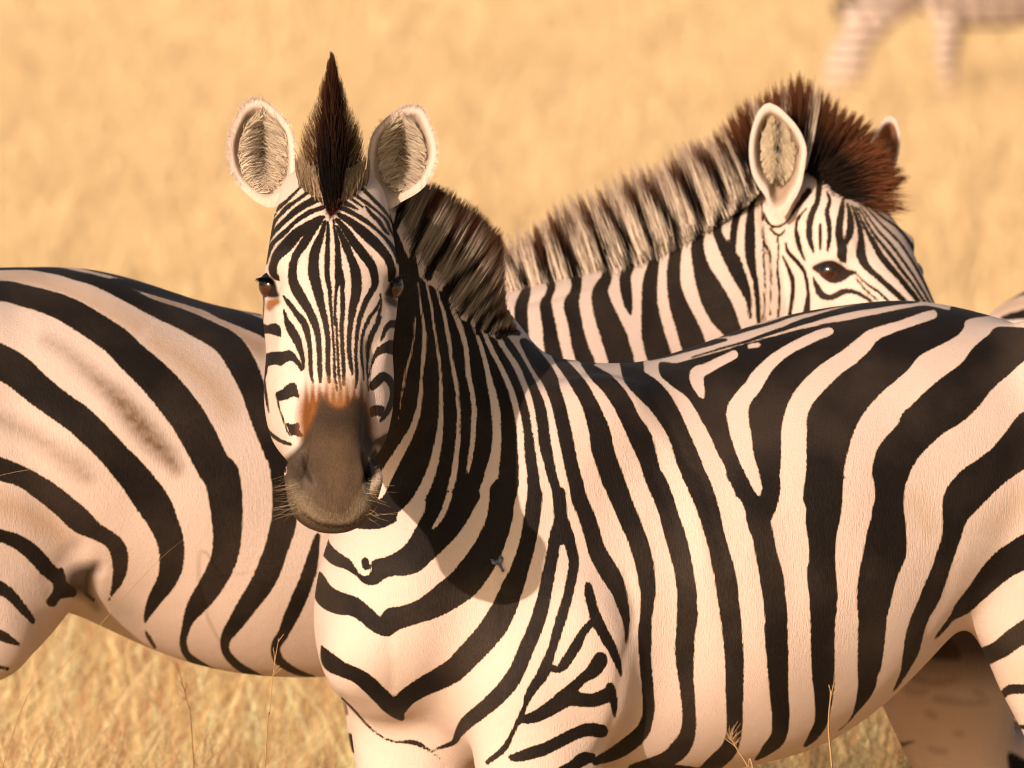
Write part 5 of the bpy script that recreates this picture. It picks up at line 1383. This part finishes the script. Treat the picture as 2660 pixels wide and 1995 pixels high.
def stalk(label, text, d, w, head=0, col=(.66, .42, .20), ground=True):
    """a single dry stalk; text traces it from its lowest visible point upwards"""
    q = parse(text)[:, :2]
    pts = P(q[:, 0], q[:, 1], np.full(len(q), d))
    if ground and pts[0, 2] > .05:
        a = pts[0]; dv = (pts[0] - pts[1]); dv /= np.linalg.norm(dv)
        foot = np.array([a[0] + dv[0] * .15, a[1], 0.0]); mid = (a + foot) / 2 + np.array([dv[0] * .05, 0, 0])
        pts = np.vstack([foot, mid, pts])
    c = cr(pts, 6); n = len(c)
    V = []; f = []
    for i, p in enumerate(c):
        r = w * (1 - .65 * i / n) / 2
        V += [p + np.array([math.cos(a) * r, math.sin(a) * r, 0]) + np.array([0, 0, math.cos(a) * r * .5]) for a in (0, 2.09, 4.19)]
    for i in range(n - 1):
        for j in range(3): f.append((i * 3 + j, i * 3 + (j + 1) % 3, i * 3 + 3 + (j + 1) % 3, i * 3 + 3 + j))
    root = mesh_obj('grass_stalk', V, f, MAT_GRASS)
    add_color(root.data, 'tone', np.tile(col, (len(V), 1)))
    root['label'] = label; root['category'] = 'grass stalk'; root['group'] = 'single grass stalks in front of the zebras'
    if head:
        st = Strips(); m = head; u = rng.random(m) * .32
        base = c[np.clip(((1 - u) * (n - 1)).astype(int), 0, n - 1)]
        k = np.linspace(0, 1, 3)[None, :, None]
        dv = rng.normal(size=(m, 1, 3)) * np.array([.008, .006, .004]) + np.array([0, 0, .012])
        st.add(base[:, None] + dv * k, .0009 * (1 - .5 * k[..., 0]) * np.ones((m, 3)), np.tile(np.array(col) * .8, (m, 3, 1)))
        st.build('seed_head', MAT_GRASS, root)
stalk('thin golden stalk standing before the near zebra\'s belly at the lower right', 'I 640,1900 632,1640 610,1400 606,1280 615,1150 635,1030 655,945', 13.75, .0042, 10)
stalk('short stalk with a feathery seed head against the dark belly stripe', 'H 1460,1760 1400,1650 1345,1560 1300,1490 1270,1430 1250,1380', 13.8, .0030, 26)
stalk('pale thin stalk slanting up across the far left belly', 'K 120,1660 400,1350 700,1010 880,805 1040,640 1130,560 1200,505', 14.35, .0024, 0, ground=True)
stalk('long curved stalk crossing the left edge at flank height', 'K -260,150 -100,115 0,88 120,62 230,45', 14.4, .003, 0)
stalk('upright stalk in front of the rear zebra\'s belly, left of the near one\'s breast', 'K 1740,1800 1760,1640 1775,1450 1795,1300 1820,1150', 14.3, .0026, 8)
stalk('bent reddish stalk low under the left zebra belly', 'K 1250,1760 1230,1600 1190,1450 1155,1310', 14.9, .003, 14, col=(.45, .25, .13))

def fly():
    root = thing('fly', 'small fly sitting on the near zebra\'s shaded neck', 'fly', (0, 0, 0))
    h, n_ = hit(bvhM, 1300, 1472)
    root.location = h; bpy.context.view_layer.update()
    m, nn, b = newmat('fly_body'); t = N(nn, 'ShaderNodeTexNoise'); t.inputs['Scale'].default_value = 600
    r = N(nn, 'ShaderNodeValToRGB'); r.color_ramp.elements[0].color = (.05, .05, .06, 1); r.color_ramp.elements[1].color = (.12, .11, .12, 1); nn.links.new(t.outputs[0], r.inputs[0]); nn.links.new(r.outputs[0], b.inputs['Base Color']); b.inputs['Roughness'].default_value = .35
    up = unit(n_); ax = unit(np.array([.45, 0, -.9]) - up * (up @ np.array([.45, 0, -.9]))); s = np.cross(up, ax)
    V = []; f = []; o = 0
    for c, a, w_ in ((0, .0042, .0022), (.0062, .0026, .0022), (-.0066, .004, .0024)):
        v, ff = ell(h + up * .0022 + ax * c, [ax * a, s * w_, up * w_], 8); V.append(v); f += [tuple(i + o for i in q) for q in ff]; o += len(v)
    mesh_obj('fly_body', np.vstack(V), f, m, root)
    wm, nn, b = newmat('fly_wing'); t = N(nn, 'ShaderNodeTexNoise'); t.inputs['Scale'].default_value = 900; r = N(nn, 'ShaderNodeValToRGB'); r.color_ramp.elements[0].color = (.07, .07, .09, 1); r.color_ramp.elements[1].color = (.14, .14, .17, 1); nn.links.new(t.outputs[0], r.inputs[0]); nn.links.new(r.outputs[0], b.inputs['Base Color']); b.inputs['Roughness'].default_value = .25
    for sg in (-1, 1):
        w0 = h + up * .004; q = [w0, w0 - ax * .010 + s * sg * .002, w0 - ax * .015 + s * sg * .0075, w0 - ax * .007 + s * sg * .0085]
        mesh_obj('wing', [*q, *[p + up * .0003 for p in q]], [(0, 1, 2, 3), (7, 6, 5, 4), (0, 4, 5, 1), (1, 5, 6, 2), (2, 6, 7, 3), (3, 7, 4, 0)], wm, root)
fly()
